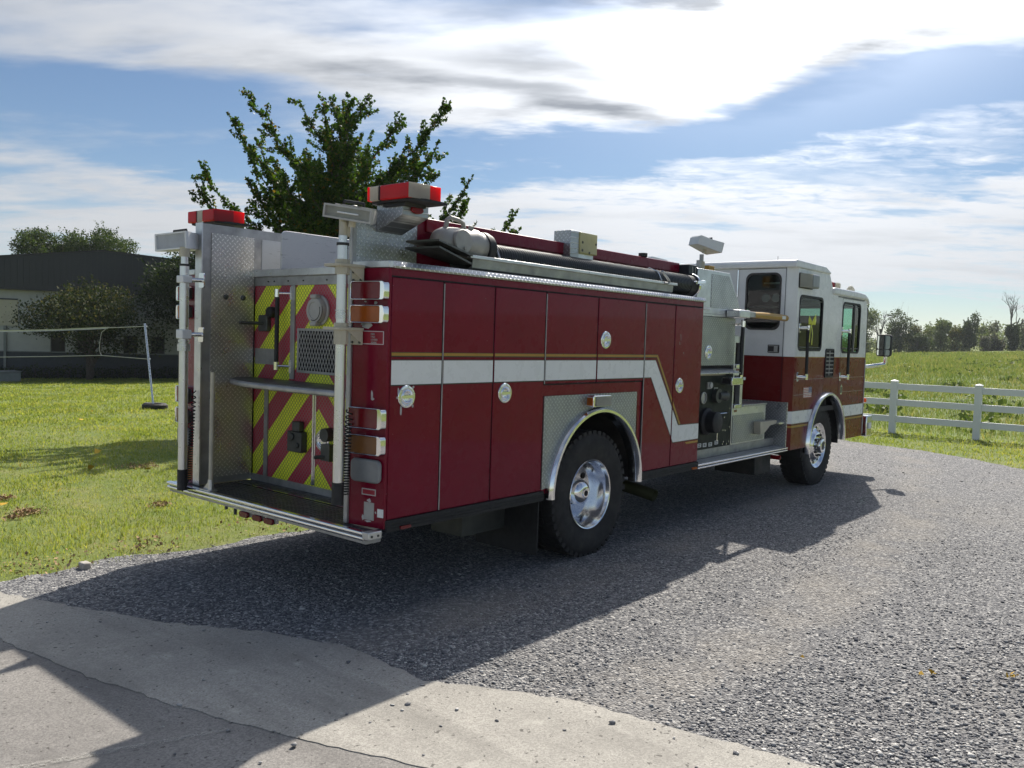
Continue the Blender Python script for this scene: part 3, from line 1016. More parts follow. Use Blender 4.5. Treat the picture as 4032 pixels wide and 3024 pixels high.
GP = [(x, y) for x, y in GRAVEL]
X, Y, rr_ = polar(240000, 3.2, 24, -14, 68, 1.5)
jit = RNG.normal(0, 0.05, len(X))
k = inpoly(GP, X + jit, Y + jit)
dens_ = 0.62 + 0.55 * vnoise(X, Y, 1.1, 31)
loose = sstep(2.4, -0.5, Y) * sstep(9, 4, X)
mid_ = 0.35 + 0.020 * (X - 5.5) ** 2
trk_ = np.max([sstep(0.46, 0.12, np.abs(Y - mid_ - k_)) for k_ in (0.0, 1.75, 3.3)], axis=0)
dens_ = np.clip((dens_ * sstep(13, 5.5, rr_) + 0.8 * loose) * (1 - 0.82 * trk_), 0.04, 1.2)
k &= RNG.random(len(X)) < dens_
X, Y, rr_, loose = X[k], Y[k], rr_[k], loose[k]
rad = np.clip(np.exp(RNG.normal(math.log(0.0060), 0.34, len(X))), 0.0035, 0.017) * (1 + 0.45 * loose) * np.clip(rr_ / 10, 0.9, 1.3)
near = rr_ < 6.5
Vn, Fn = stones(X[near], Y[near], 0.004 + rad[near] * 0.3, rad[near], ICO_V, ICO_F)
g = fast_mesh('gravel_stones', Vn, Fn, 'stone')
g['kind'] = 'stuff'
Vn, Fn = stones(X[~near], Y[~near], 0.004 + rad[~near] * 0.3, rad[~near], OCT_V, OCT_F, 0.2)
g = fast_mesh('gravel_stones', Vn, Fn, 'stone')
g['kind'] = 'stuff'
# a few stray stones on the asphalt
X, Y, rr_ = polar(1100, 1.8, 7, 10, 80, 1.0)
k = ~inpoly(GP, X, Y) & (X < 3.8) & (Y < 6.5)
dist = np.array([min(math.hypot(a_ - e[0], b_ - e[1]) for e in EDGE) for a_, b_ in zip(X, Y)])
k &= RNG.random(len(X)) < np.exp(-dist * 1.6) + 0.03
X, Y = X[k], Y[k]
rad = np.clip(np.exp(RNG.normal(math.log(0.0075), 0.4, len(X))), 0.004, 0.02)
Vn, Fn = stones(X, Y, 0.012 + rad * 0.35, rad, ICO_V, ICO_F)
g = fast_mesh('stray_stones', Vn, Fn, 'stone')
g['kind'] = 'stuff'

# fallen leaves and dry clippings on the lawn
X, Y, _ = polar(26, 8, 24, 42, 76, 1.0)
k = Y > 7.5
X, Y = X[k], Y[k]
V, T = leaf_mesh(np.stack([X, Y, tz(X, Y) + 0.045], -1), RNG.uniform(0.05, 0.10, len(X)), 0.1, True)
g = fast_mesh('fallen_leaves', V, T, 'fallen_yellow')
g['kind'] = 'stuff'
P = np.concatenate([np.array([x, y, 0.022]) + RNG.normal(0, 1, (n, 3)) * np.array([s_, s_, .003]) for x, y, s_, n in ((5.3, .75, .05, 6), (5.15, .45, .03, 3), (5.0, 1.15, .03, 3), (4.75, 1.75, .03, 2))])
V, T = leaf_mesh(P, RNG.uniform(0.016, 0.034, len(P)), 0.1, True)
g = fast_mesh('fallen_leaves', V, T, 'fallen_yellow')
g['kind'] = 'stuff'
P = []
for a_, b_, s_, n in ((3.34, 9.62, 0.06, 150), (3.25, 8.72, 0.085, 260), (3.05, 8.5, 0.05, 90), (4.3, 8.2, 0.07, 120), (5.6, 11.2, 0.14, 200), (2.5, 6.55, 0.18, 120), (3.3, 6.55, 0.16, 120), (4.6, 6.55, 0.25, 120)):
    q = RNG.normal(0, 1, (n, 3)) * np.array([s_, s_, 0.012])
    q[:, 2] = np.abs(q[:, 2]) + 0.02
    P.append(np.array([a_, b_, float(tz(a_, b_))]) + q)
P = np.concatenate(P)
V, T = leaf_mesh(P, RNG.uniform(0.012, 0.04, len(P)), 0.3)
g = fast_mesh('dry_clippings', V, T, 'dead_grass')
g['kind'] = 'stuff'

# ------------------------------------------------------------------ the fire truck
YR, YL = 3.905, 6.345
truck = thing('fire_truck', 'dark red and white fire engine parked on the gravel drive', 'fire engine', (8.0, 5.125, 0.0))
mir = lambda y: 10.25 - y
S = side(YR)
ARC = (5.77, 0.58)


def arc(cx, cz, r, a0, a1, n=28):
    return [(cx + r * math.cos(R(a0 + (a1 - a0) * k / n)), cz + r * math.sin(R(a0 + (a1 - a0) * k / n))) for k in range(n + 1)]


# body behind the doors
fr = [(3.488, .60), (5.115, .60)] + arc(5.77, .58, .655, 178, 2) + [(6.425, .60), (7.52, .60), (7.52, 2.178), (3.488, 2.178)]
MB().plate(fr, S, 0.012, 0.03).build('side_frame', 'red_paint', truck)
b = MB()
b.box(3.55, 5.0, 3.94, 4.185, .60, 2.17).box(6.50, 7.518, 3.94, 4.185, .60, 2.17).box(5.0, 6.5, 3.94, 4.185, 1.26, 2.17)
b.box(3.55, 5.0, 6.07, 6.31, .60, 2.17).box(6.50, 7.518, 6.07, 6.31, .60, 2.17).box(5.0, 6.5, 6.07, 6.31, 1.26, 2.17)
b.box(3.95, 7.518, 4.64, 5.61, .86, 2.16)
for ya_, yb_ in ((4.186, 4.64), (5.61, 6.069)):
    b.box(3.95, 5.0, ya_, yb_, .86, 2.16).box(6.5, 7.518, ya_, yb_, .86, 2.16).box(5.0, 6.5, ya_, yb_, 1.26, 2.16)
b.build('body_shell', 'red_paint', truck)
MB().plate(fr, side(6.345), -0.03, 0.0).build('side_frame', 'red_paint', truck)
b = MB()
b.plate([(7.519, .60), (7.519, 2.19), (7.53, 2.19), (7.53, .60)], side(3.915), 0, 2.42)
b.build('front_bulkhead', 'red_paint', truck)
# wheel wells
for y0, y1 in ((3.93, 4.62), (5.63, 6.32)):
    b = MB()
    b.lathe([(.645, 0), (.645, y1 - y0)], (5.77, y0, .58), (0, 1, 0), 30, math.pi, 2 * math.pi)
    yy_ = y1 if y0 < 5 else y0
    b.plate(arc(5.77, .58, .645, 0, 180), side(yy_), 0, .01)
    b.build('wheel_well', 'chassis', truck)
# rear corner posts carrying the lamps
for mrr in (0, 1):
    g_ = (lambda y: mir(y)) if mrr else (lambda y: y)
    b = MB()
    pl = [(3.44, g_(4.19)), (3.484, g_(3.912)), (3.499, YR if not mrr else YL), (3.5015, YR if not mrr else YL), (3.5015, g_(3.938)), (3.548, g_(3.938)), (3.548, g_(4.19))]
    b.plate(pl, flat(.575), 0, 2.178 - .575)
    o = b.build('corner_post', 'red_paint', truck, bevel=.006)
# cabinet doors with their stripes and handles
def decal(poly, w_out, mat, parent, name, line=True):
    b = MB()
    b.plate(poly, S, -w_out, -w_out + .0015)
    return b.build(name, mat, parent, smooth=False)


def clip(poly, lo, hi):
    def half(p, x, keep_gt):
        out = []
        for i in range(len(p)):
            a, c = p[i], p[(i + 1) % len(p)]
            ia, ic = (a[0] >= x) == keep_gt, (c[0] >= x) == keep_gt
            if ia:
                out.append(a)
            if ia != ic:
                t_ = (x - a[0]) / (c[0] - a[0])
                out.append((x, a[1] + t_ * (c[1] - a[1])))
        return out
    return half(half(poly, lo, True), hi, False)


WH = [(3.512, 1.616), (6.649, 1.616), (7.102, 1.008), (7.508, 1.003), (7.508, .856), (7.017, .854), (6.582, 1.466), (3.512, 1.466)]
WHB = [(3.512, 1.622), (6.653, 1.622), (7.106, 1.014), (7.508, 1.009), (7.508, .849), (7.013, .847), (6.578, 1.458), (3.512, 1.458)]
GO = [(3.512, 1.664), (6.683, 1.664), (7.145, 1.022), (7.122, 1.013), (6.670, 1.645), (3.512, 1.645)]
GOB = [(3.512, 1.668), (6.687, 1.668), (7.152, 1.022), (7.116, 1.007), (6.666, 1.638), (3.512, 1.638)]
GO2 = [(7.255, .838), (7.275, .818), (7.508, .820), (7.508, .838)]


def round_handle(x, z, parent, r=.072, fn_o=None, axis=(0, -1, 0), bar=True):
    o = fn_o or (x, YR, z)
    b = MB()
    b.lathe([(r, 0), (r, .004), (r * .95, .008), (r * .80, .009), (r * .76, .003), (r * .70, .002), (r * .64, .010), (r * .52, .013), (r * .42, .010), (r * .36, .002), (r * .1, .000), (0.0005, .000)], o, axis, 36)
    A = Vector(axis)
    U = Vector((1, 0, 0)) if abs(A.y) > .5 else Vector((0, 1, 0))
    c = Vector(o) + A * .009
    hx = U * r * .62
    b.add([c - hx - Vector((0, 0, r * .13)), c + hx - Vector((0, 0, r * .13)), c + hx + Vector((0, 0, r * .13)), c - hx + Vector((0, 0, r * .13)),
           c - hx - Vector((0, 0, r * .13)) + A * .006, c + hx - Vector((0, 0, r * .13)) + A * .006, c + hx + Vector((0, 0, r * .13)) + A * .006, c - hx + Vector((0, 0, r * .13)) + A * .006],
          [(0, 1, 2, 3), (4, 5, 6, 7), (0, 1, 5, 4), (1, 2, 6, 5), (2, 3, 7, 6), (3, 0, 4, 7)])
    for k in range(6):
        q = R(60 * k + 20)
        p = Vector(o) + A * .006 + U * r * .88 * math.cos(q) + Vector((0, 0, 1)) * r * .88 * math.sin(q)
        b.cyl(p, p + A * .005, .004, n=8)
    return b.build('door_handle', 'polished_alloy', parent)


DOORS = [(3.507, 3.947, .634, 2.122, (3.642, 1.39)), (3.963, 4.452, .634, 2.122, None), (4.466, 5.033, .634, 2.122, (4.587, 1.385)),
         (5.049, 5.718, 1.440, 2.122, None), (5.734, 6.448, 1.440, 2.122, (5.841, 1.783)), (6.466, 6.972, .634, 2.118, None), (6.988, 7.510, .634, 2.118, (7.097, 1.38))]
for x0, x1, z0, z1, h in DOORS:
    d = MB().plate(rect(x0, x1, z0, z1), S, 0.0, .012).build('cabinet_door', 'red_paint', truck, bevel=.004)
    for poly, wv, mt, nm in ((WHB, .0005, 'black_line', 'stripe_outline'), (WH, .0012, 'stripe_white', 'white_stripe'), (GOB, .0005, 'black_line', 'stripe_outline'), (GO, .0012, 'stripe_gold', 'gold_stripe'), (GO2, .0012, 'stripe_gold', 'gold_stripe')):
        c = clip(poly, x0 + .002, x1 - .002)
        if len(c) > 2:
            decal(c, wv + .001, mt, d, nm)
    # rolled highlight along the top edge of the door
    if h:
        round_handle(h[0], h[1], d)
    if h and h[0] < 4:
        b = MB()
        for k, (px_, pz_, w_, h_) in enumerate(((3.575, 1.425, .010, .030), (3.705, 1.405, .016, .010), (3.60, 1.305, .009, .045), (3.70, 1.33, .010, .012), (3.70, 1.448, .012, .010), (3.567, 1.385, .008, .010))):
            b.plate([(px_ + w_ * math.cos(q) * random.uniform(.6, 1), pz_ + h_ * math.sin(q) * random.uniform(.6, 1)) for q in [R(40 * i) for i in range(9)]], S, -.0012, 0)
        b.build('paint_chip', 'bare_primer', d, smooth=False)['kind'] = 'stuff'
    if 6.9 < x0:
        b = MB()
        for q in (((7.085, 1.86), (7.09, 1.86), (7.10, 1.80), (7.094, 1.80)), ((7.07, 1.79), (7.076, 1.79), (7.08, 1.76), (7.074, 1.76))):
            b.plate(q, S, -.0012, 0)
        b.plate(disc(7.155, 1.685, .007, 8), S, -.0012, 0)
        b.build('paint_chip', 'bare_primer', d, smooth=False)['kind'] = 'stuff'
# dark seams, bright hinges
b = MB()
for x, z0, z1 in ((3.509, .63, 2.125), (3.955, .63, 2.125), (4.459, .63, 2.125), (5.041, 1.43, 2.125), (5.726, 1.43, 2.125), (6.457, .63, 2.12), (6.980, .63, 2.12)):
    b.plate(rect(x - .0085, x + .0085, z0, z1), S, .009, .0115)
for x0, x1, z in ((3.51, 7.51, 2.127), (5.05, 6.45, 1.434)):
    b.plate(rect(x0, x1, z - .006, z + .006), S, .009, .0125)
b.build('door_seal', 'dark_gap', truck, smooth=False)
for x, z0, z1 in ((3.955, .635, 2.112), (5.041, 1.44, 2.112), (6.457, .635, 2.112)):
    MB().cyl((x, 3.903, z0), (x, 3.903, z1), .0042, n=10).build('door_hinge', 'dull_aluminium', truck)
# top trim and deck
prof = [(3.886, 2.178), (3.884, 2.190), (3.903, 2.221), (4.198, 2.221), (4.198, 2.181), (3.93, 2.178)]
def xprism(prof, x0, x1):
    return MB().plate(prof, lambda u, v, w_: (w_, u, v), x0, x1)
xprism(prof, 3.50, 7.52).build('top_trim', 'diamond_side', truck)
xprism([(mir(y), z) for y, z in prof], 3.50, 7.52).build('top_trim', 'diamond_side', truck)
for mrr in (0, 1):
    g_ = (lambda y: mir(y)) if mrr else (lambda y: y)
    MB().plate([(3.428, g_(4.20)), (3.474, g_(3.902)), (3.499, g_(3.886)), (3.499, g_(4.20))], flat(2.180), 0, .040).build('corner_trim', 'aluminium', truck, bevel=.003)
# rub rails
for x0, x1 in ((3.494, 5.065), (6.412, 7.516)):
    b = MB()
    b.plate(rect(x0, x1, .556, .628), S, -.012, .03)
    for z in (.574, .592, .612):
        b.plate(rect(x0, x1, z - .004, z + .004), S, -.018, -.012)
    for k in range(int((x1 - x0) / .38)):
        b.cyl((x0 + .2 + k * .38, 3.894, .583), (x0 + .2 + k * .38, 3.884, .583), .006, n=8)
    b.build('rub_rail', 'black_rubber', truck)
for x, mt in ((3.645, 'lens_dark_red'), (7.432, 'lens_orange')):
    MB().plate(rrect(x - .045, x + .045, .563, .583, .008), S, -.026, -.012).build('marker_lamp', mt, truck)
# tread plate round the rear wheel and its fender trim
dp = [(5.051, .64), (5.051, 1.346), (6.358, 1.344), (6.358, .64)] + arc(5.77, .58, .640, 6, 174)
MB().plate(dp, S, -.001, .010).build('wheel_panel', 'diamond_pale', truck)
for cx in (5.77,):
    MB().lathe([(.658, 0), (.656, .030), (.640, .052), (.618, .052), (.604, .034), (.598, .0), (.596, -.06)], (cx, YR, .58), (0, -1, 0), 48, R(-2), R(182)).build('fender_trim', 'polished_alloy', truck)
# wheel panel lamp
f = MB().plate(rrect(5.595, 5.848, 1.243, 1.337, .012), S, -.075, 0).build('side_lamp', 'chrome', truck, bevel=.006)
MB().plate(rrect(5.625, 5.838, 1.252, 1.328, .008), S, -.083, -.07).build('lamp_lens', 'lens_clear', f)
MB().plate(rrect(-.063, -.012, 1.258, 1.322, .006), lambda u, v, w_: (5.595 + w_, 3.905 + u, v), -.006, .004).build('lamp_lens', 'lens_orange', f)

# ---- hopper at the back
MB().box(3.908, 3.94, 4.19, 5.985, .60, 2.122).build('rear_panel', 'chevron', truck, smooth=False)
MB().box(3.900, 3.945, 4.19, 5.985, 2.123, 2.19).build('rear_header', 'dull_aluminium', truck)
MB().box(3.885, 3.95, 4.19, 5.985, 2.191, 2.250).build('bed_lip', 'aluminium', truck, bevel=.006)
b = MB()
for y in (5.78, 5.70, 5.52, 5.33, 5.05):
    b.cyl((3.901, y, 2.155), (3.893, y, 2.155), .006, n=8)
b.build('rivet', 'dark_steel', truck)
MB().box(3.900, 3.908, 4.19, 5.985, .566, .622).build('kick_plate', 'dull_aluminium', truck)
MB().box(3.897, 3.908, 5.43, 5.482, 1.41, 2.122).build('panel_strip', 'dull_aluminium', truck)
MB().box(3.897, 3.908, 5.762, 5.81, .622, 1.345).build('panel_strip', 'dull_aluminium', truck)
b = MB()
b.cyl((3.900, 5.178, .63), (3.900, 5.178, 1.32), .007, n=8)
b.box(3.903, 3.909, 5.155, 5.200, .63, 1.32)
b.build('panel_hinge', 'polished_alloy', truck)
MB().box(3.898, 3.908, 5.972, 5.984, .60, 2.122).build('panel_strip', 'polished_alloy', truck)
MB().box(3.905, 3.909, 5.649, 5.96, 1.507, 1.63).build('blank_patch', 'dull_aluminium', truck)
# intake cap
cap = MB()
cap.lathe([(.112, 0), (.112, .012), (.104, .018), (.096, .018), (.094, .05), (.088, .06), (.062, .062), (.058, .056), (.0005, .056)], (3.907, 5.13, 1.932), (-1, 0, 0), 40)
cap = cap.build('intake_cap', 'lamp_grey', truck)
for q in (90, 270):
    p = Vector((3.86, 5.13 + .1 * math.cos(R(q)), 1.932 + .1 * math.sin(R(q))))
    MB().obox(p, (.05, .07, .03), Matrix.Identity(3)).build('cap_lug', 'lamp_grey', cap, bevel=.008)
MB().lathe([(.093, .050), (.093, .054), (.072, .064), (.071, .060)], (3.907, 5.13, 1.932), (-1, 0, 0), 40, R(-65), R(65)).build('cap_grip', 'dark_steel', cap)
# expanded metal grille
gr = MB().box(3.904, 3.909, 4.90, 5.385, 1.47, 1.792).build('grille', 'dark_gap', truck, smooth=False)
b = MB()
sp = .034
z0, z1, y0, y1 = 1.478, 1.786, 4.905, 5.38
for sgn in (1, -1):
    slope = 2.1 * sgn
    c0 = (y0 - abs((z1 - z0) / slope)) if sgn > 0 else y0
    y = c0
    while y < y1 + abs((z1 - z0) / slope):
        pts = []
        ya, yb = (y, y + (z1 - z0) / slope)
        za, zb = z0, z1
        if ya < y0: za = z0 + (y0 - ya) * slope; ya = y0
        if yb > y1: zb = z0 + (y1 - y) * slope; yb = y1
        if ya > y1: za = z0 + (y1 - y) * slope; ya = y1
        if yb < y0: zb = z0 + (y0 - y) * slope; yb = y0
        if z0 - 1e-6 <= za <= z1 and z0 <= zb <= z1 + 1e-6 and abs(za - zb) > .01:
            b.cyl((3.897, ya, za), (3.897, yb, zb), .0032, n=4)
        y += sp
b.build('grille_mesh', 'lamp_grey', gr, smooth=False)
MB().plate(rect(4.893, 5.392, 1.464, 1.798), rear(3.896), 0, .014, holes=[rect(4.912, 5.374, 1.482, 1.780)]).build('grille_frame', 'dull_aluminium', gr)
# grab bar
gb = MB()
gb.tube([(3.84, 5.575, 1.53), (3.84, 5.572, 2.03)], .017, 12)
gb = gb.build('grab_bar', 'black_rubber', truck)
for z in (1.505, 2.06):
    b = MB()
    b.cyl((3.84, 5.575, z - .03), (3.84, 5.575, z + .03), .021, n=16)
    b.cyl((3.84, 5.575, z), (3.89, 5.47, z), .009, n=8)
    b.box(3.886, 3.897, 5.45, 5.478, z - .05, z + .05)
    b.build('bar_stanchion', 'polished_alloy', gb)
kb = MB().lathe([(.040, 0), (.044, .02), (.042, .055), (.034, .062), (.0005, .062)], (3.907, 5.70, 1.915), (-1, 0, 0), 20).build('valve_knob', 'black_rubber', truck)
hp = MB().plate(rrect(5.748, 5.868, 1.765, 1.893, .015), rear(3.868), 0, .04).build('valve_lever', 'dark_steel', truck, bevel=.006)
MB().tube([(3.875, 5.80, 1.828), (3.78, 5.82, 1.828), (3.68, 5.825, 1.826)], .013, 10).build('lever_arm', 'dark_steel', hp)
# lower fittings
b = MB()
b.box(3.85, 3.908, 5.26, 5.435, .865, 1.02).box(3.86, 3.908, 5.30, 5.39, 1.02, 1.095)
b.cyl((3.85, 5.37, .98), (3.835, 5.37, .98), .03, n=12).cyl((3.85, 5.30, .92), (3.835, 5.30, .92), .02, n=12)
b.build('outlet_box', 'dark_steel', truck, bevel=.006)
b = MB()
b.cyl((3.905, 4.975, 1.03), (3.84, 4.975, 1.03), .05, n=18).box(3.85, 3.905, 4.92, 5.02, .84, .96).cyl((3.86, 4.98, .87), (3.80, 5.03, .865), .014, n=8)
b.build('hose_outlet', 'dark_steel', truck)
round_handle(0, 0, truck, .080, (3.906, 5.072, .976), (-1, 0, 0))
# shelf step
shp = [(3.905, 5.966), (3.72, 5.966), (3.62, 5.856), (3.55, 5.65), (3.514, 5.474), (3.497, 5.25), (3.493, 5.0), (3.497, 4.7), (3.507, 4.4), (3.512, 4.195), (3.905, 4.195)]
st = MB().plate(shp, flat(1.352), 0, .042).build('rear_step', 'dull_aluminium', truck, bevel=.014, seg=3)
MB().plate([(x + (.02 if x < 3.9 else -.004), y) for x, y in shp], flat(1.3945), 0, .003).build('step_tread', 'step_top', st)
# side walls of the hopper
lw = MB()
lw.box(3.432, 6.9, 5.972, 6.028, .575, 2.566)
lw = lw.build('hopper_wall', 'dull_aluminium', truck)
MB().plate(rect(3.519, 3.889, .625, 2.500), side(5.966), 0, .007).build('tread_panel', 'diamond_hopper', lw)
MB().box(3.424, 3.434, 5.944, 6.034, .575, 2.568).build('wall_flange', 'aluminium', lw)
MB().plate(rect(3.962, 4.16, 2.252, 2.497), side(5.966), 0, .007).build('wall_patch', 'scuffed_alloy', lw)
b = MB()
for x in (3.644, 3.795):
    b.lathe([(.022, 0), (.02, .008), (.008, .014), (.0005, .014)], (x, 5.966, 2.023), (0, -1, 0), 14)
b.build('wall_bolt', 'dark_steel', lw)
rw = MB().box(3.46, 3.976, 4.197, 4.222, 2.222, 2.565).build('hopper_wall', 'diamond_side', truck)
MB().box(3.425, 3.458, 4.188, 4.226, .575, 2.566).build('wall_flange', 'dull_aluminium', rw, bevel=.004)
MB().box(3.434, 3.90, 4.19, 4.206, .575, 2.22).build('wall_lining', 'dull_aluminium', rw)
# divider board in the hose bed, with a rounded top corner
dv = [(3.93, 2.215)] + [(3.93 + .045 - .045 * math.cos(R(90 * k / 6)), 2.505 + .045 * math.sin(R(90 * k / 6))) for k in range(7)] + [(6.8, 2.55), (6.8, 2.215)]
MB().plate(dv, side(5.655), 0, .02).build('bed_divider', 'scuffed_alloy', truck, bevel=.003)
MB().box(3.95, 7.5, 4.222, 5.97, 2.165, 2.185).build('bed_floor', 'dull_aluminium', truck)
# red bed wall on the right with its folded top rail
b = MB()
b.box(3.978, 7.53, 4.215, 4.24, 2.222, 2.562)
b.plate([(4.196, 2.474), (4.196, 2.560), (4.203, 2.566), (4.25, 2.566), (4.25, 2.474)], lambda u, v, w_: (w_, u, v), 4.066, 7.532)
b.build('bed_wall', 'red_paint', truck, bevel=.003)
MB().box(3.99, 7.50, 4.2405, 4.2465, 2.19, 2.555).build('bed_lining', 'aluminium', truck)
MB().cyl((6.88, 4.22, 2.566), (6.88, 4.22, 2.600), .042, n=16).build('filler_cap', 'black_rubber', truck)
MB().obox((5.98, 4.24, 2.573), (.16, .03, .014), Matrix.Identity(3)).build('wall_latch', 'dark_steel', truck)
MB().obox((7.22, 4.26, 2.575), (.28, .05, .018), Matrix.Rotation(R(2), 3, 'Y')).build('wall_latch', 'aluminium', truck)
# box beacon bracket with its red oval lamp
cs = [(4.197, 2.425), (4.197, 2.600), (3.955, 2.596), (3.955, 2.518)]
MB().plate(cs, lambda u, v, w_: (w_, u, v), 3.622, 3.842).build('beacon_bracket', 'diamond_cross', truck, bevel=.003)
ov = [(3.735 + .052 * math.cos(R(a)), 2.557 + .024 * math.sin(R(a))) for a in range(0, 360, 15)]
MB().plate(ov, side(3.955), -.016, 0).build('oval_lamp', 'lens_red', truck, bevel=.004)


def beacon_bar(cy, sgn, z0, alt=False):
    """low hexagonal lightbar: red and clear domes on a dark base"""
    root = MB().plate([(3.57, cy - .17), (3.57, cy + .17), (3.66, cy + .22), (3.85, cy + .22), (3.85, cy - .22), (3.66, cy - .22)], flat(z0), 0, .016).build('beacon', 'black_rubber', truck)
    h = (z0 + .014, z0 + .105)
    segs = [('lens_bright_red', [(3.545, cy + sgn * -.19), (3.545, cy + sgn * -.17), (3.80, cy + sgn * -.17), (3.80, cy + sgn * -.19)])]
    xs = 3.547
    P = [(cy + .195, cy + .172, 'lens_bright_red'), (cy + .172, cy + .092, 'lens_clear'), (cy + .092, cy + .074, 'black_rubber'), (cy + .074, cy - .185, 'lens_red')]
    if alt:
        P = [(cy + .195, cy + .068, 'lens_red'), (cy + .068, cy + .056, 'black_rubber'), (cy + .056, cy - .02, 'lens_clear'), (cy - .02, cy - .185, 'lens_red')]
    for ya, yb, mt in P:
        o = MB().box(xs, 3.80, min(ya, yb) + .0006, max(ya, yb) - .0006, *h).build('beacon_lens', mt, root, bevel=.008, seg=3)
    # right hand end slants away
    for (xa, xb, mt, dy0, dy1) in ((3.548, 3.70, 'lens_red' if alt else 'lens_clear', .186, .205), (3.70, 3.80, 'lens_bright_red', .205, .20)):
        pl = [(xa, cy - .186), (xa, cy - dy0 - .004), (xb, cy - dy1 - .012), (xb, cy - .186)]
        MB().plate(pl, flat(h[0]), 0, h[1] - h[0]).build('beacon_lens', mt, root, bevel=.005, seg=2)
    MB().box(3.60, 3.78, cy - .10, cy + .10, z0 - .02, z0 + .001).build('beacon_foot', 'chassis', root)
    return root


beacon_bar(4.015, 1, 2.590 + .0)
b2 = beacon_bar(6.18, 1, 2.586, True)
# trough for the hard suction hose on the right deck
tr_ = [(3.972, 2.316), (3.984, 2.316), (3.99, 2.250), (4.03, 2.236), (4.17, 2.236), (4.19, 2.30), (4.195, 2.30), (4.18, 2.224), (4.02, 2.224), (3.978, 2.246)]
o = MB().plate(tr_, lambda u, v, w_: (w_, u, v), 4.29, 7.03).build('hose_trough', 'dull_aluminium', truck)
MB().plate([(3.955, 2.308), (3.990, 2.308), (3.990, 2.330), (3.955, 2.330)], lambda u, v, w_: (w_, u, v), 4.25, 7.08).build('trough_rim', 'aluminium', o, bevel=.003)
# dark folded end plates of the trough
for q in (((3.76, 4.07, 2.366), (3.79, 3.80, 2.366), (4.27, 3.955, 2.318), (4.27, 4.12, 2.318)), ((3.79, 4.11, 2.328), (3.82, 3.825, 2.328), (4.25, 3.945, 2.262), (4.25, 4.10, 2.262))):
    MB().add([*q, *[(x, y, z + .012) for x, y, z in q]], [(0, 1, 2, 3), (7, 6, 5, 4), (0, 1, 5, 4), (1, 2, 6, 5), (2, 3, 7, 6), (3, 0, 4, 7)]).build('end_plate', 'dark_steel', truck)
# white box lamp on the bed wall
o = MB().box(5.615, 5.735, 4.13, 4.30, 2.44, 2.665).build('scene_lamp', 'diamond_cross', truck, bevel=.004)
o2 = MB().box(5.736, 5.985, 4.12, 4.30, 2.49, 2.662).build('scene_lamp', 'lens_yellowed', truck, bevel=.006)
MB().box(5.736, 5.97, 4.15, 4.29, 2.44, 2.489).build('lamp_base', 'aluminium', o2)
b = MB()
for x, z in ((5.77, 2.58), (5.77, 2.515), (5.87, 2.50), (5.965, 2.58)):
    b.lathe([(.011, 0), (.011, .003), (.006, .004), (.0005, .002)], (x, 4.12, z), (0, -1, 0), 10)
b.build('lamp_screw', 'dark_steel', o2)


# ---- lamps and marks on the rear corner posts
def post_fn(m_):
    return lambda u, v, w_: (3.44 + max(0.0, 4.19 - u) * .158 - w_, mir(u) if m_ else u, v)


for m_ in (0, 1):
    F = post_fn(m_)
    for zt, zb, mt in ((2.086, 1.992, 'lens_dark_red'), (1.940, 1.850, 'lens_amber'), (1.310, 1.200, 'lens_dark_red'), (1.141, 1.040, 'lens_dull_amber')):
        bz = MB().plate(rrect(3.905, 4.172, zb - .010, zt + .010, .022), F, 0.001, .045, holes=[rrect(3.938, 4.167, zb - .004, zt + .004, .012)]).build('tail_lamp', 'chrome', truck, bevel=.003, seg=3)
        MB().plate(rrect(3.9375, 4.1675, zb - .0045, zt + .0045, .012), F, .001, .041).build('lamp_lens', mt, bz, bevel=.004)
    big = MB().plate(rrect(3.925, 4.155, .855, 1.002, .035), F, .001, .034).build('reversing_lamp', 'lens_clouded', truck, bevel=.014, seg=4)
F = post_fn(0)
b = MB().plate(rect(3.942, 4.128, 1.712, 1.790), F, .001, .003).build('warning_plate', 'sign_red', truck, smooth=False)
MB().plate(rect(3.940, 4.130, 1.710, 1.792), F, .001, .0035, holes=[rect(3.944, 4.126, 1.714, 1.788)]).build('plate_border', 'lamp_white', b, smooth=False)


def text(name, body, size, mat, loc, rot, parent, align='CENTER'):
    cu = bpy.data.curves.new(name, 'FONT')
    cu.body = body
    cu.size = size
    cu.align_x = align
    cu.extrude = 0.0006
    cu.space_line = 1.05
    cu.materials.append(MATS[mat])
    tmp = bpy.data.objects.new(name, cu)
    COL.objects.link(tmp)
    bpy.context.view_layer.update()
    me = bpy.data.meshes.new_from_object(tmp)
    bpy.data.objects.remove(tmp)
    o = bpy.data.objects.new(name, me)
    COL.objects.link(o)
    adopt(o, parent)
    o.location = loc
    o.rotation_euler = rot
    return o


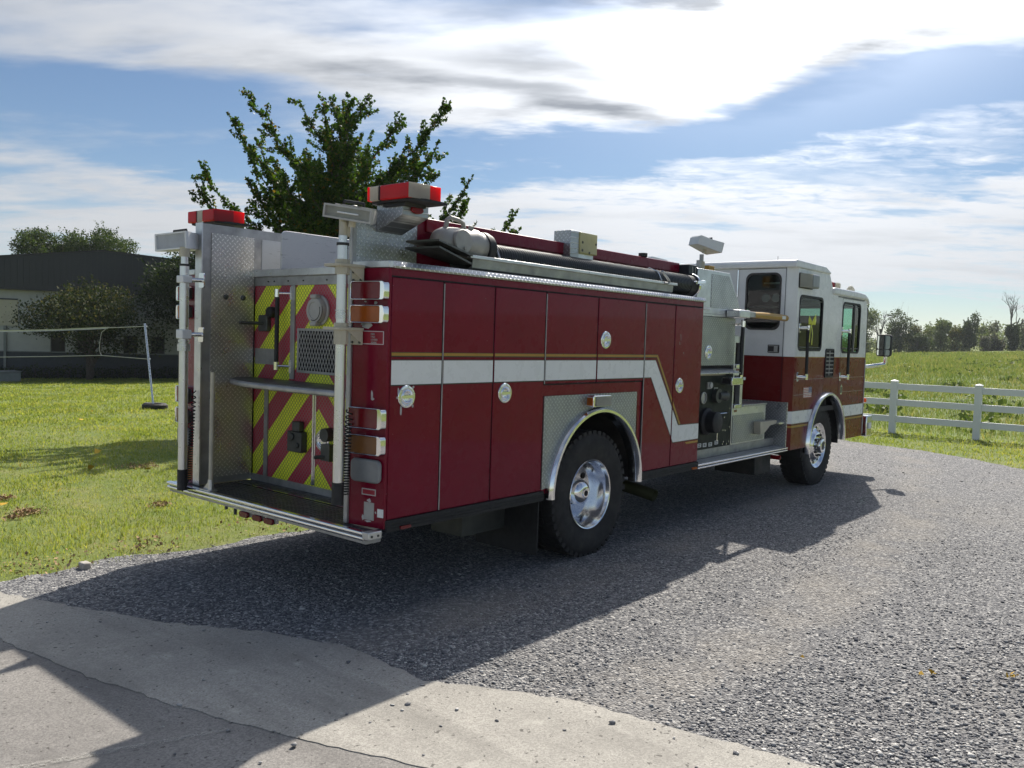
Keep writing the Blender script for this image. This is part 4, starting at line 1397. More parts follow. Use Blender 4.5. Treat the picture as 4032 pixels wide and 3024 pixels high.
text('lettering', 'WARNING\nLIGHT POLE\nMUST BE LOWERED\nBEFORE MOVING', .0165, 'bare_primer', (3.44 + .158 * .155 - .0045, 4.035, 1.768), (R(90), 0, R(-90 - 9)), b)
MB().plate(rect(3.977, 4.081, .777, .812), F, .001, .003).build('reflector', 'sign_red', truck, smooth=False)
MB().plate(rect(3.974, 4.084, .774, .815), F, .001, .0032, holes=[rect(3.980, 4.078, .780, .809)]).build('reflector_border', 'bare_primer', truck, smooth=False)
MB().plate(rect(3.985, 4.063, .620, .730), F, .001, .004).build('grey_tape', 'lamp_grey', truck, smooth=False)
MB().plate(rect(3.912, 3.958, .646, .698), F, .001, .003).build('white_sticker', 'stripe_white', truck, smooth=False)
b = MB()
rg = random.Random(5)
for cy_, cz_, ry_, rz_ in ((4.022, 1.395, .008, .034), (4.016, 1.375, .014, .010), (4.025, .742, .018, .016), (4.072, .632, .010, .022), (4.03, .611, .030, .007), (3.972, .672, .007, .008), (4.075, 1.826, .055, .020), (4.10, 1.838, .03, .014), (4.01, 1.965, .016, .010), (4.09, 1.972, .010, .005)):
    b.plate([(cy_ + ry_ * math.cos(q) * rg.uniform(.55, 1.1), cz_ + rz_ * math.sin(q) * rg.uniform(.55, 1.1)) for q in [R(36 * i) for i in range(10)]], F, .0008, .0022)
b.build('paint_chip', 'bare_primer', truck, smooth=False)['kind'] = 'stuff'

# ---- tailboard
tb = MB().box(3.36, 3.905, 4.195, 6.055, .500, .558).box(3.36, 3.478, 3.925, 4.195, .500, .558).box(3.36, 3.478, 6.055, 6.262, .500, .558).build('tailboard', 'dull_aluminium', truck)
xs = [3.385 + k * .0385 for k in range(14)]
for k, x in enumerate(xs):
    ya_, yb_ = (3.93, 6.255) if x < 3.44 else (4.20, 5.965)
    MB().box(x, x + (.024 if k != 9 else .012), ya_, yb_, .558, .5715 if k != 9 else .5745).build('tread_strip', 'step_strip' if k != 9 else 'polished_alloy', tb)
for (xa, xb, za, zb) in ((3.338, 3.372, .552, .578), (3.342, 3.360, .522, .546)):
    MB().plate([(xa, za), (xa - .004, (za + zb) / 2), (xa, zb), (xb, zb), (xb, za)], lambda u, v, w_: (u, w_, v), 3.935, 6.268).build('edge_rail', 'polished_alloy', tb, bevel=.004)
o = MB().box(3.335, 3.44, 3.872, 3.932, .535, .582).build('end_block', 'aluminium', tb, bevel=.004)
b = MB()
for x in (3.36, 3.41):
    b.cyl((x, 3.872, .556), (x, 3.868, .556), .008, n=8)
b.build('block_bolt', 'dark_steel', tb)
for y in (5.235, 5.075, 4.935):
    mk = MB().box(3.372, 3.40, y - .06, y + .06, .462, .500).build('marker_bracket', 'aluminium', tb)
    MB().plate(rrect(y - .052, y + .052, .455, .497, .018), rear(3.352), 0, .022).build('marker_lamp', 'lens_dark_red', mk, bevel=.005)
b = MB().cyl((3.46, 5.62, .50), (3.46, 5.62, .44), .012, n=8).cyl((3.46, 5.50, .50), (3.46, 5.50, .42), .012, n=8).build('hook', 'dark_steel', tb)
MB().box(3.345, 3.47, 6.10, 6.24, .5585, .5765).build('tread_end', 'aluminium', tb)
# grab post standing on the tailboard
gp = MB().cyl((3.378, 5.70, .62), (3.378, 5.69, 1.455), .0165, n=16).build('grab_post', 'cream_bracket', truck)
MB().cyl((3.378, 5.70, .575), (3.378, 5.70, .66), .022, n=12).box(3.345, 3.41, 5.66, 5.80, .575, .585).plate([(5.70, .585), (5.79, .585), (5.70, .66)], rear(3.37), 0, .015).build('post_foot', 'aluminium', gp)

# ---- telescoping light poles at the back
def pole(x, y, zb, zt, z_boot, ring, br):
    p = MB().cyl((x, y, z_boot), (x, y, ring), .033, n=24).build('light_pole', 'pole_alloy', truck)
    MB().cyl((x, y, ring), (x, y, zt), .026, n=20).build('inner_tube', 'pole_alloy', p)
    MB().cyl((x, y, ring - .008), (x, y, ring + .008), .038, n=20).build('pole_ring', 'black_rubber', p)
    MB().cyl((x, y, zb), (x, y, z_boot), .037, n=18).build('pole_boot', 'black_rubber', p)
    return p


pr = pole(3.30, 4.127, .724, 2.36, .860, 2.309, 0)
for zt, zb in ((2.218, 2.127), (1.835, 1.705)):
    b = MB()
    zm = zt - .036
    b.cyl((3.30, 4.127, zb), (3.30, 4.127, zt), .045, n=8)
    b.box(3.245, 3.435, 4.075, 4.235, zm - .008, zm + .010)
    b.plate([(4.085, zm), (4.19, zm), (4.19, zm - .095), (4.085, zm - .095)], rear(3.425), 0, .012)
    b.plate([(3.30, zm), (3.43, zm), (3.43, zm - .085)], side(4.085), 0, .008)
    b.build('pole_bracket', 'cream_bracket', pr, bevel=.003)
    for y, z in ((4.10, zm - .08), (4.17, zm - .08), (4.17, zm - .03)):
        MB().cyl((3.425, y, z), (3.417, y, z), .008, n=8).build('bracket_bolt', 'dark_steel', pr)
MB().cyl((3.30, 4.127, 1.86), (3.30, 4.127, 1.90), .036, n=18).cyl((3.30, 4.127, 1.905), (3.30, 4.127, 1.915), .037, n=18).build('pole_clamp', 'galvanised', pr)
pl_ = pole(3.30, 5.965, .556, 2.31, .712, 2.238, 0)
for zt, zb in ((2.160, 2.106), (1.760, 1.692)):
    b = MB()
    zm = (zt + zb) / 2
    b.box(3.262, 3.338, 5.918, 6.014, zb, zt)
    b.build('pole_clamp', 'lamp_white', pl_, bevel=.006)
    b = MB().cyl((3.325, 5.96, zm), (3.425, 5.93, zm), .017, n=14)
    b.plate(rrect(5.895, 5.965, zm - .055, zm + .055, .012), rear(3.415), 0, .010)
    b.build('pole_bracket', 'polished_alloy', pl_)
MB().cyl((3.30, 5.965, 1.60), (3.30, 5.965, 1.655), .046, n=20).cyl((3.30, 5.965, 1.665), (3.30, 5.965, 1.685), .041, n=20).build('pole_collar', 'galvanised', pl_)


def flood(parent, c, rot, wid, hgt, dep, housing, front='lens_clear', tubes=True):
    """floodlight: -X of its frame is the glass side"""
    c = Vector(c)
    T = lambda x, y, z: c + rot @ Vector((x, y, z))
    b = MB()
    hw, hh = wid / 2, hgt / 2
    b.plate(rect(-hw, hw, -hh, hh), lambda u, v, w_: T(w_, u, v), 0, .022, holes=[rect(-hw + .016, hw - .016, -hh + .012, hh - .012)])
    v0 = [T(.022, y, z) for y, z in ((-hw, -hh), (hw, -hh), (hw, hh), (-hw, hh))]
    v1 = [T(dep, y, z) for y, z in ((-hw * .62, -hh * .75), (hw * .62, -hh * .75), (hw * .62, hh * .8), (-hw * .62, hh * .8))]
    b.add(v0 + v1, [(0, 1, 5, 4), (1, 2, 6, 5), (2, 3, 7, 6), (3, 0, 4, 7), (4, 5, 6, 7)])
    for k in range(9):
        y = -hw * .6 + k * hw * 1.2 / 8
        b.obox(T(dep * .55, y, hh * .92), (dep * .8, .006, .022), rot)
    h = b.build('lamp_head', housing, parent)
    MB().plate(rect(-hw + .0165, hw - .0165, -hh + .0125, hh - .0125), lambda u, v, w_: T(w_, u, v), .012, .019).build('lamp_glass', front, h)
    if tubes:
        MB().cyl(T(.008, -hw * .45, 0), T(.008, hw * .42, 0), .006, n=10).build('lamp_tube', 'lamp_white', h)
    MB().tube([T(dep * .4, -hw * .42, hh * .9), T(dep * .4, -hw * .40, hh + .028), T(dep * .4, hw * .40, hh + .028), T(dep * .4, hw * .42, hh * .9)], .009, 8).build('lamp_handle', 'black_rubber', h)
    MB().cyl(T(dep * .45, 0, -hh * .7), T(dep * .45, 0, -hh - .035), .022, n=12).build('lamp_neck', 'cream_bracket', h)
    return h


flood(pr, (3.275, 4.068, 2.487), Matrix.Rotation(R(9.6), 3, 'X') @ Matrix.Rotation(R(2), 3, 'Z'), .435, .084, .12, 'lamp_grey')
MB().cyl((3.33, 4.15, 2.36), (3.33, 4.15, 2.46), .034, n=16).cyl((3.30, 4.127, 2.35), (3.31, 4.127, 2.44), .02, n=12).build('lamp_joint', 'cream_bracket', pr)
flood(pl_, (3.25, 6.085, 2.415), Matrix.Rotation(R(13), 3, 'Z') @ Matrix.Rotation(R(-3), 3, 'X'), .33, .128, .24, 'lamp_white', 'lens_bright', tubes=False)
MB().cyl((3.30, 5.965, 2.30), (3.30, 5.965, 2.37), .036, n=16).build('lamp_joint', 'cream_bracket', pl_)


def coil(p0, p1, r, turns, parent):
    pts = []
    n = turns * 12
    for k in range(n + 1):
        t_ = k / n
        q = 2 * math.pi * turns * (t_ ** 1.35)
        c = Vector(p0).lerp(Vector(p1), t_)
        rr = r * (.75 + .35 * t_)
        pts.append(c + Vector((rr * math.cos(q), rr * math.sin(q), 0)))
    MB().tube(pts, .0045, 6).build('coil_cord', 'black_rubber', parent)


coil((3.40, 4.155, 1.315), (3.345, 4.125, .78), .024, 26, pr)
coil((3.40, 5.985, 1.30), (3.36, 5.985, .62), .018, 30, pl_)
b = MB().tube([(3.36, 5.985, .62), (3.34, 6.0, .56), (3.31, 5.98, .545), (3.30, 5.97, .57)], .006, 6).build('lamp_cable', 'black_rubber', pl_)


# ---- wheels
def tyre_mesh(cx, y0, y1, r, rim, cz):
    w_ = y1 - y0
    pr_ = [(rim, 0), (rim + .02, -.006), (rim + .07, -.016), (r * .80, -.022), (r * .90, -.016), (r * .955, .0), (r * .988, .022), (r, .05), (r, w_ - .05), (r * .988, w_ - .022), (r * .955, w_), (r * .9, w_ + .016), (r * .8, w_ + .02), (rim, w_)]
    b = MB().lathe(pr_, (cx, y0, cz), (0, 1, 0), 64)
    n = 46
    for k in range(n):
        q = 2 * math.pi * k / n
        for (ya, yb, dq) in ((-.004, w_ * .27, 0), (w_ * .36, w_ * .64, .5), (w_ * .73, w_ + .004, 0)):
            qq = q + dq * 2 * math.pi / n
            t_ = Vector((-math.sin(qq), 0, math.cos(qq)))
            rad = Vector((math.cos(qq), 0, math.sin(qq)))
            rotm = Matrix((t_, Vector((0, 1, 0)), rad)).transposed()
            c = Vector((cx, y0 + (ya + yb) / 2, cz)) + rad * (r - .009)
            b.obox(c, (.046, yb - ya, .028), rotm)
        rad = Vector((math.cos(q), 0, math.sin(q)))
        t_ = Vector((-math.sin(q), 0, math.cos(q)))
        rotm = Matrix((t_, Vector((0, 1, 0)), rad)).transposed()
        b.obox(Vector((cx, y0 + .002, cz)) + rad * (r - .036), (.030, .014, .036), rotm)
    return b


def rear_wheel(side_r):
    s_ = 1 if side_r else -1
    fy = (lambda y: y) if side_r else mir
    wh = None
    for y0 in (3.952, 4.29):
        ya, yb = sorted((fy(y0), fy(y0 + .27)))
        t_ = tyre_mesh(5.765, ya, yb, .518, .288, .515)
        if wh is None:
            wh = t_.build('wheel', 'tyre', truck)
        else:
            t_.build('inner_tyre', 'tyre', wh)
    ax = (0, -1, 0) if side_r else (0, 1, 0)
    o_ = (5.765, fy(4.13), .515)
    rim = MB().lathe([(.284, .178), (.290, .184), (.286, .190), (.277, .186), (.270, .165), (.262, .15), (.254, .03), (.240, .0), (.20, .0), (.13, -.005), (.0005, -.005)], o_, ax, 56).build('rim', 'polished_alloy', wh)
    hub = MB().lathe([(.118, -.005), (.116, .05), (.108, .085), (.088, .115), (.058, .128), (.040, .130), (.036, .140), (.0005, .140)], o_, ax, 32).build('hub_cap', 'chrome', wh)
    b = MB()
    for k in range(5):
        q = R(72 * k + 38)
        p = Vector(o_) + Vector((math.cos(q) * .185, 0, math.sin(q) * .185)) + Vector(ax) * .0015
        b.cyl(p, p + Vector(ax) * .003, .027, n=16)
    p = Vector(o_) + Vector(ax) * .1395
    b.cyl(p, p + Vector(ax) * .003, .024, n=14)
    b.build('hand_hole', 'dark_gap', wh)


def front_wheel(side_r):
    fy = (lambda y: y) if side_r else mir
    ya, yb = sorted((fy(4.0), fy(4.285)))
    wh = tyre_mesh(10.955, ya, yb, .518, .288, .515).build('wheel', 'tyre', truck)
    ax = (0, -1, 0) if side_r else (0, 1, 0)
    o_ = (10.955, fy(4.04), .515)
    MB().lathe([(.286, .036), (.294, .044), (.290, .050), (.278, .044), (.262, .022), (.235, .012), (.20, .022), (.175, .050), (.16, .058), (.11, .058), (.0005, .058)], o_, ax, 56).build('rim', 'polished_alloy', wh)
    MB().lathe([(.098, .055), (.096, .10), (.088, .118), (.062, .125), (.056, .118), (.0005, .118)], o_, ax, 32).build('hub_cap', 'polished_alloy', wh)
    b = MB()
    for k in range(10):
        q = R(36 * k + 12)
        p = Vector(o_) + Vector((math.cos(q) * .226, 0, math.sin(q) * .226)) + Vector(ax) * .0155
        b.cyl(p, p + Vector(ax) * .003, .0165, n=14)
    b.build('hand_hole', 'dark_gap', wh)
    b = MB()
    for k in range(10):
        q = R(36 * k)
        p = Vector(o_) + Vector((math.cos(q) * .135, 0, math.sin(q) * .135)) + Vector(ax) * .056
        b.cyl(p, p + Vector(ax) * .026, .015, n=6)
    b.build('wheel_nut', 'dark_steel', wh)
    b = MB()
    p = Vector(o_) + Vector(ax) * .119
    b.cyl(p, p + Vector(ax) * .002, .052, n=24)
    b.build('hub_window', 'dark_steel', wh)


for sr in (True, False):
    rear_wheel(sr)
    front_wheel(sr)

# ---- chassis
b = MB()
b.box(3.96, 12.3, 4.66, 4.74, .62, .86).box(3.96, 12.3, 5.51, 5.59, .62, .86)
for x in (4.2, 5.2, 6.3, 7.6, 9.2, 10.2, 11.6):
    b.box(x, x + .1, 4.74, 5.51, .64, .82)
b.build('chassis_rail', 'chassis', truck)
MB().cyl((5.77, 4.3, .515), (5.77, 5.95, .515), .09, n=16).lathe([(.05, -.2), (.2, -.08), (.22, 0), (.2, .08), (.05, .2)], (5.77, 5.125, .515), (1, 0, 0), 20).build('rear_axle', 'chassis', truck)
MB().cyl((10.955, 4.25, .50), (10.955, 6.0, .50), .06, n=12).build('front_axle', 'chassis', truck)
MB().cyl((6.0, 5.125, .53), (9.6, 5.125, .66), .05, n=12).build('drive_shaft', 'chassis', truck)
MB().box(7.0, 9.4, 4.45, 5.8, .44, .62).build('pump_casing', 'chassis', truck, bevel=.03)
MB().box(9.3, 9.75, 4.1, 4.6, .28, .56).build('battery_box', 'chassis', truck, bevel=.01)
MB().cyl((8.2, 5.75, .50), (9.6, 5.75, .50), .22, n=20).build('fuel_tank', 'chassis', truck)
b = MB().box(4.585, 5.275, 4.28, 4.60, .287, .293).box(4.585, 5.275, 4.28, 4.286, .293, .55).box(4.585, 5.275, 4.594, 4.60, .293, .55).box(4.585, 4.60, 4.286, 4.594, .293, .55)
b.build('under_box', 'dark_steel', truck)
MB().plate(rect(3.95, 4.58, .12, .60), rear(5.075), 0, .012).build('mud_flap', 'black_rubber', truck)
MB().plate(rect(5.67, 6.30, .12, .60), rear(5.075), 0, .012).build('mud_flap', 'black_rubber', truck)
b = MB().tube([(6.62, 4.95, .47), (6.72, 4.55, .45), (6.80, 4.25, .42), (6.845, 3.97, .365)], .058, 18, caps=False)
b.lathe([(.058, 0), (.054, -.002), (.050, .06)], (6.845, 3.972, .366), Vector((-.045, .28, .055)), 18)
b.build('exhaust_pipe', 'exhaust_tube', truck)
MB().box(9.83, 9.86, 4.02, 4.18, .42, .47).build('marker_lamp', 'lens_red', truck, bevel=.004)

# ---- pump bay
PY = 4.08
Pf = side(PY)
b = MB()
b.box(7.54, 8.60, 4.14, 6.1, .62, 2.08).box(8.60, 8.83, 4.16, 6.1, .62, 1.88)
b.build('pump_module', 'dull_aluminium', truck)
bx = MB().plate([(7.70, 2.085), (7.70, 2.528), (8.405, 2.528), (8.755, 2.085)], Pf, 0, 1.9).build('hose_bin', 'aluminium', truck, bevel=.004)
MB().plate([(8.0, 2.150), (8.0, 2.492), (8.388, 2.492), (8.69, 2.150)], Pf, -.005, 0).build('bin_side', 'diamond_side', bx)
o = MB().box(7.532, 7.694, 4.09, 5.9, 2.182, 2.55).build('bin_cover', 'black_vinyl', truck, bevel=.006)
MB().box(7.694, 7.699, 4.084, 4.25, 2.165, 2.525).build('bin_cover', 'black_vinyl', truck)
b = MB()
for x, y in ((7.60, 4.088), (7.66, 4.088)):
    b.cyl((x, y, 2.20), (x, y, 2.53), .004, n=6)
b.build('cover_strap', 'lamp_grey', truck)
MB().box(7.525, 7.72, 3.93, 4.08, 2.112, 2.138).build('bracket_clip', 'lamp_white', truck)
# upper tread door, panel
MB().plate(rect(7.54, 8.60, 2.062, 2.084), Pf, -.006, .06).build('bay_rail', 'aluminium', truck)
ud = MB().plate(rect(7.54, 8.585, 1.556, 2.058), Pf, -.004, .05).build('upper_door', 'diamond_pale', truck, bevel=.003)
round_handle(0, 0, ud, .075, (7.985, PY - .004, 1.69))
MB().plate(rect(7.54, 8.58, 1.470, 1.552), Pf, .02, .06).build('bay_recess', 'dark_gap', truck)
MB().plate([(PY - .10, 1.475), (PY + .03, 1.52), (PY + .03, 1.526), (PY - .10, 1.481)], lambda u, v, w_: (w_, u, v), 7.54, 8.57).build('panel_hood', 'aluminium', truck)
MB().plate(rect(7.54, 8.40, 1.452, 1.470), Pf, -.006, .03).build('panel_lip', 'cream_bracket', truck)
pp = MB().plate(rect(7.54, 8.572, .69, 1.452), Pf, 0, .06).build('pump_panel', 'black_panel', truck)
b = MB()
b.lathe([(.062, 0), (.062, .012), (.050, .014), (.048, .004), (.0005, .004)], (7.925, PY, 1.224), (0, -1, 0), 24)
b.build('port_ring', 'dull_aluminium', pp)
MB().cyl((8.19, PY, 1.24), (8.19, PY - .05, 1.24), .075, n=20).cyl((8.19, PY - .03, 1.24), (8.36, PY - .04, 1.235), .045, n=16).cyl((8.36, PY - .01, 1.235), (8.36, PY - .06, 1.235), .05, n=16).build('discharge_valve', 'dark_steel', pp)
MB().lathe([(.14, 0), (.14, .03), (.11, .05), (.11, .14), (.095, .15), (.0005, .15)], (7.99, PY, .98), (0, -1, 0), 28).build('intake_port', 'black_rubber', pp)
MB().lathe([(.095, 0), (.095, .02), (.075, .03), (.0005, .03)], (8.21, PY, .95), (0, -1, 0), 24).build('drain_port', 'exhaust_tube', pp)
MB().box(7.995, 8.075, PY - .012, PY, 1.315, 1.385).build('gauge_plate', 'lamp_grey', pp)
MB().lathe([(.03, 0), (.03, .015), (.0005, .016)], (8.05, PY - .012, 1.352), (0, -1, 0), 16).build('gauge', 'gauge_white', pp)
MB().box(8.155, 8.24, PY - .004, PY, 1.285, 1.325).build('label_plate', 'lamp_grey', pp)
MB().cyl((8.216, PY - .03, .76), (8.216, PY - .03, .885), .005, n=8).cyl((8.19, PY - .03, .89), (8.245, PY - .03, .89), .008, n=8).cyl((8.216, PY, .885), (8.216, PY - .035, .885), .007, n=8).build('pull_rod', 'polished_alloy', pp)
MB().cyl((8.215, PY - .03, 1.052), (8.415, PY - .03, 1.05), .006, n=8).cyl((8.25, PY, 1.052), (8.25, PY - .03, 1.052), .006, n=8).cyl((8.39, PY, 1.05), (8.39, PY - .03, 1.05), .006, n=8).build('pull_rod', 'polished_alloy', pp)
b = MB()
for x, z in ((7.885, .738), (8.0, .735), (8.125, .732), (8.262, .742)):
    b.plate(rect(x - .038, x + .038, z - .020, z + .020), Pf, -.003, 0, holes=[rect(x - .026, x + .026, z + .003, z + .012), rect(x - .026, x + .026, z - .012, z - .003)])
b.build('port_label', 'lamp_white', pp, smooth=False)
b = MB()
for x, z in ((8.54, 1.37), (8.545, 1.09), (8.55, .89), (8.55, .735), (8.50, .71), (8.42, .74), (8.45, .86), (8.40, .715), (8.40, .865), (8.42, 1.0)):
    b.lathe([(.009, 0), (.008, .005), (.0005, .006)], (x, PY, z), (0, -1, 0), 8)
b.build('panel_screw', 'polished_alloy', pp)
cb = MB().box(8.305, 8.57, PY - .13, PY, 1.352, 1.432).build('chrome_lamp', 'chrome', truck, bevel=.005)
MB().box(8.301, 8.305, PY - .11, PY - .02, 1.366, 1.420).build('lamp_lens', 'dark_gap', cb)
MB().plate(rect(7.54, 9.74, .598, .69), Pf, .0, .05).build('kick_plate', 'dull_aluminium', truck)
# tool pocket column
tc = MB().plate(rect(8.585, 8.83, .69, 1.87), Pf, -.004, .05, holes=[rect(8.615, 8.765, 1.128, 1.445), rect(8.615, 8.765, 1.568, 1.80)]).build('tool_column', 'aluminium', truck)
MB().box(8.60, 8.78, 4.135, 4.14, 1.1, 1.82).build('pocket_back', 'dark_gap', tc)
for z in (1.110, 1.548):
    MB().box(8.60, 8.775, PY - .03, PY, z - .022, z + .020).build('pocket_lip', 'polished_alloy', tc, bevel=.004)
MB().plate(rect(8.65, 8.72, 1.495, 1.518), Pf, -.008, -.004).build('reflector', 'lens_dark_red', tc)
MB().plate(rect(8.64, 8.71, 1.045, 1.07), Pf, -.008, -.004).build('reflector', 'lens_dull_amber', tc)
# step locker
sl = MB().box(8.585, 9.475, 4.074, 5.2, .69, 1.095).build('step_locker', 'aluminium', truck, bevel=.004)
MB().plate(rect(8.61, 9.41, .705, 1.01), side(4.068), 0, .006).build('locker_door', 'diamond_pale', sl)
MB().box(8.84, 9.478, 4.06, 5.2, 1.096, 1.118).build('locker_top', 'diamond_top', sl, bevel=.004)
bn = MB().plate([(9.147, .917), (9.60, .917), (9.60, .875), (9.42, .862), (9.30, .80), (9.24, .778), (9.16, .775)], side(3.985), 0, .083).build('step_bracket', 'cream_bracket', truck, bevel=.004)
MB().box(9.58, 9.76, 3.95, 4.08, .868, .89).build('step_pad', 'aluminium', bn)
# running board
rb = MB().box(7.525, 9.76, 3.925, 4.08, .540, .590).build('running_board', 'dark_steel', truck)
for k in range(4):
    MB().box(7.53, 9.75, 3.94 + k * .034, 3.94 + k * .034 + .018, .590, .600).build('tread_strip', 'lamp_grey', rb)
for za, zb in ((.574, .594), (.548, .566)):
    MB().box(7.525, 9.765, 3.902, 3.926, za, zb).build('edge_rail', 'polished_alloy', rb, bevel=.005)
# handrail by the crew door
hr = MB().cyl((8.59, 3.99, 1.43), (8.59, 3.99, 1.99), .019, n=14).build('hand_rail', 'black_rubber', truck)
for z in (1.42, 2.0):
    MB().cyl((8.59, 3.99, z - .03), (8.59, 3.99, z + .035), .024, n=14).cyl((8.59, 3.99, z), (8.62, 4.10, z), .013, n=10).build('rail_stanchion', 'chrome', hr)
MB().cyl((8.72, 4.07, 1.60), (8.725, 4.07, 2.05), .006, n=8).build('cable_run', 'black_rubber', truck)
for x in (8.82, 8.90):
    MB().box(x, x + .05, 4.10, 4.12, 1.39 if x > 8.85 else 1.27, 1.42 if x > 8.85 else 1.30).build('door_catch', 'lamp_white', truck)
# front pole lamp on the bin roof
fp = MB().cyl((8.75, 4.6, 2.528), (8.75, 4.6, 2.70), .038, n=16).build('light_pole', 'cream_bracket', truck)
MB().cyl((8.75, 4.6, 2.70), (8.75, 4.6, 2.78), .024, n=12).box(8.67, 8.74, 4.58, 4.62, 2.60, 2.71).build('pole_clamp', 'lamp_grey', fp)
flood(fp, (8.985, 4.555, 2.862), Matrix.Rotation(R(152), 3, 'Z') @ Matrix.Rotation(R(-14), 3, 'Y'), .30, .115, .30, 'lamp_white', tubes=False)
MB().box(8.84, 8.98, 4.55, 4.65, 2.528, 2.665).build('amber_block', 'gold_wood', truck, bevel=.006)

# ---- cab
CB = 9.835
def wall(outline, y, th, mat, name='cab_side', holes=(), fn=None):
    return MB().plate(outline, fn or side(y), 0, th, holes=holes).build(name, mat, truck)


W1 = rrect(9.905, 10.672, 1.728, 2.396, .075, 6)
W2 = rrect(11.385, 12.095, 1.708, 2.388, .075, 6)
up = [(CB, 1.657), (12.385, 1.657), (12.372, 2.30), (12.33, 2.43), (12.28, 2.468), (11.00, 2.468), (10.985, 2.53), (10.835, 2.725), (CB, 2.715)]
lowp = [(CB, .550), (10.30, .550)] + arc(10.955, .555, .655, 180, 0) + [(11.61, .552), (12.40, .552), (12.385, 1.6545), (CB, 1.6545)]
VN = rrect(10.822, 11.122, 1.395, 1.764, .03)
for s_ in (0, 1):
    y_ = YR if s_ == 0 else YL - .035
    L1 = rrect(10.33, 10.74, 1.96, 2.34, .05, 5)
    cs_ = wall(up, y_, .035, 'white_paint', 'cab_side', holes=[W1 if s_ == 0 else L1, W2])
    wall(lowp, y_, .035, 'red_cab_paint', 'cab_skirt')
    if s_ == 0:
        for W, nm, tint, dvx in ((W1, 'crew', 'dark_glass', None), (W2, 'front', 'cab_glass', 11.875)):
            inner = [(u + (.022 if u < sum(p[0] for p in W) / len(W) else -.022), v + (.025 if v < 2.05 else -.025)) for u, v in W]
            fr_ = MB().plate(W, side(YR), -.006, .03, holes=[inner]).build('window', 'black_rubber', truck)
            MB().plate(inner, side(YR), .010, .014).build('pane', tint, fr_, smooth=False)
            u0, u1 = min(p[0] for p in inner), max(p[0] for p in inner)
            MB().box(u0, u1, YR + .002, YR + .02, 1.765, 1.782).box(u0 + .0, u1, YR + .002, YR + .02, 2.335, 2.347).build('window_channel', 'dark_steel', fr_)
            if dvx:
                MB().box(dvx, dvx + .014, YR - .002, YR + .022, 1.735, 2.362).build('window_bar', 'lamp_grey', fr_)
                MB().box(dvx - .055, dvx, YR + .002, YR + .024, 1.735, 2.362).build('window_bar', 'black_rubber', fr_)
    else:
        for W in (L1, W2):
            inner = [(u + (.03 if u < sum(p[0] for p in W) / len(W) else -.03), v + (.03 if v < 2.05 else -.03)) for u, v in W]
            fr_ = MB().plate(W, side(YL - .035), 0, .04, holes=[inner]).build('window', 'black_rubber', truck)
            MB().plate(inner, side(YL - .02), 0, .004).build('pane', 'cab_glass', fr_, smooth=False)
# rear wall and bevelled corner
XW = 9.74
RW = rrect(4.066, 4.512, 1.965, 2.645, .085, 6)
wall([(4.0, 1.657), (6.25, 1.657), (6.25, 2.72), (4.0, 2.72)], 0, .03, 'white_paint', 'cab_back', holes=[RW], fn=rear(XW))
wall([(4.0, 1.12), (6.25, 1.12), (6.25, 1.6545), (4.0, 1.6545)], 0, .03, 'red_cab_paint', 'cab_back', fn=rear(XW))
wall([(3.93, .56), (6.25, .56), (6.25, 1.1185), (3.93, 1.1185)], 0, .03, 'diamond_cross', 'cab_back', fn=rear(XW))
for z0, z1, mt in ((.550, 1.6545, 'red_cab_paint'), (1.657, 2.715, 'white_paint')):
    for g_ in (lambda y: y, mir):
        pl = [(XW, g_(4.0)), (XW + .035, g_(3.955)), (CB, g_(YR)), (CB, g_(YR + .035)), (XW + .03, g_(4.0))]
        MB().plate(pl, flat(z0), 0, z1 - z0).build('cab_corner', mt, truck)
inner = [(u + (.02 if u < 4.29 else -.02), v + (.02 if v < 2.3 else -.02)) for u, v in RW]
fr_ = MB().plate(RW, rear(XW), -.006, .03, holes=[inner]).build('window', 'black_rubber', truck)
MB().plate(inner, rear(XW), .008, .012).build('pane', 'dark_glass', fr_, smooth=False)
# crew door seams in the back wall
b = MB()
b.box(XW - .002, XW, 4.012, 4.018, 1.14, 2.70).box(XW - .002, XW, 4.02, 4.62, 2.69, 2.696)
b.build('door_seam', 'dark_gap', truck)
b = MB().cyl((XW - .006, 4.615, 2.36), (XW - .006, 4.615, 2.685), .009, n=8)
b.build('door_hinge', 'polished_alloy', truck)
lt = MB().plate(rrect(4.057, 4.197, 1.696, 1.792, .008), rear(XW - .008), 0, .008).build('door_latch', 'black_rubber', truck)
MB().plate(rrect(4.075, 4.118, 1.712, 1.776, .006), rear(XW - .014), 0, .006).plate(rect(4.066, 4.188, 1.705, 1.712), rear(XW - .010), 0, .003).plate(rect(4.066, 4.188, 1.776, 1.783), rear(XW - .010), 0, .003).build('latch_paddle', 'lamp_grey', lt)
# roof
rp = [(9.715, 2.70), (9.715, 2.755), (9.75, 2.790), (10.67, 2.780), (10.72, 2.765), (10.86, 2.722), (10.84, 2.700)]
ro = MB().plate(rp, lambda u, v, w_: (u, w_, v), 3.885, 6.365).build('cab_roof', 'white_paint', truck, bevel=.035, seg=4)
MB().plate([(10.82, 2.715), (10.865, 2.715), (11.01, 2.50), (11.0, 2.44), (10.96, 2.44), (10.96, 2.50)], lambda u, v, w_: (u, w_, v), 3.91, 6.34).build('roof_step', 'white_paint', truck, bevel=.004)
rf = [(10.985, 2.455), (10.985, 2.535), (11.05, 2.552), (11.9, 2.548), (12.20, 2.535), (12.32, 2.50), (12.40, 2.44), (12.41, 2.40), (12.36, 2.40), (12.30, 2.452)]
MB().plate(rf, lambda u, v, w_: (u, w_, v), 3.882, 6.368).build('cab_roof', 'white_paint', truck, bevel=.03, seg=4)
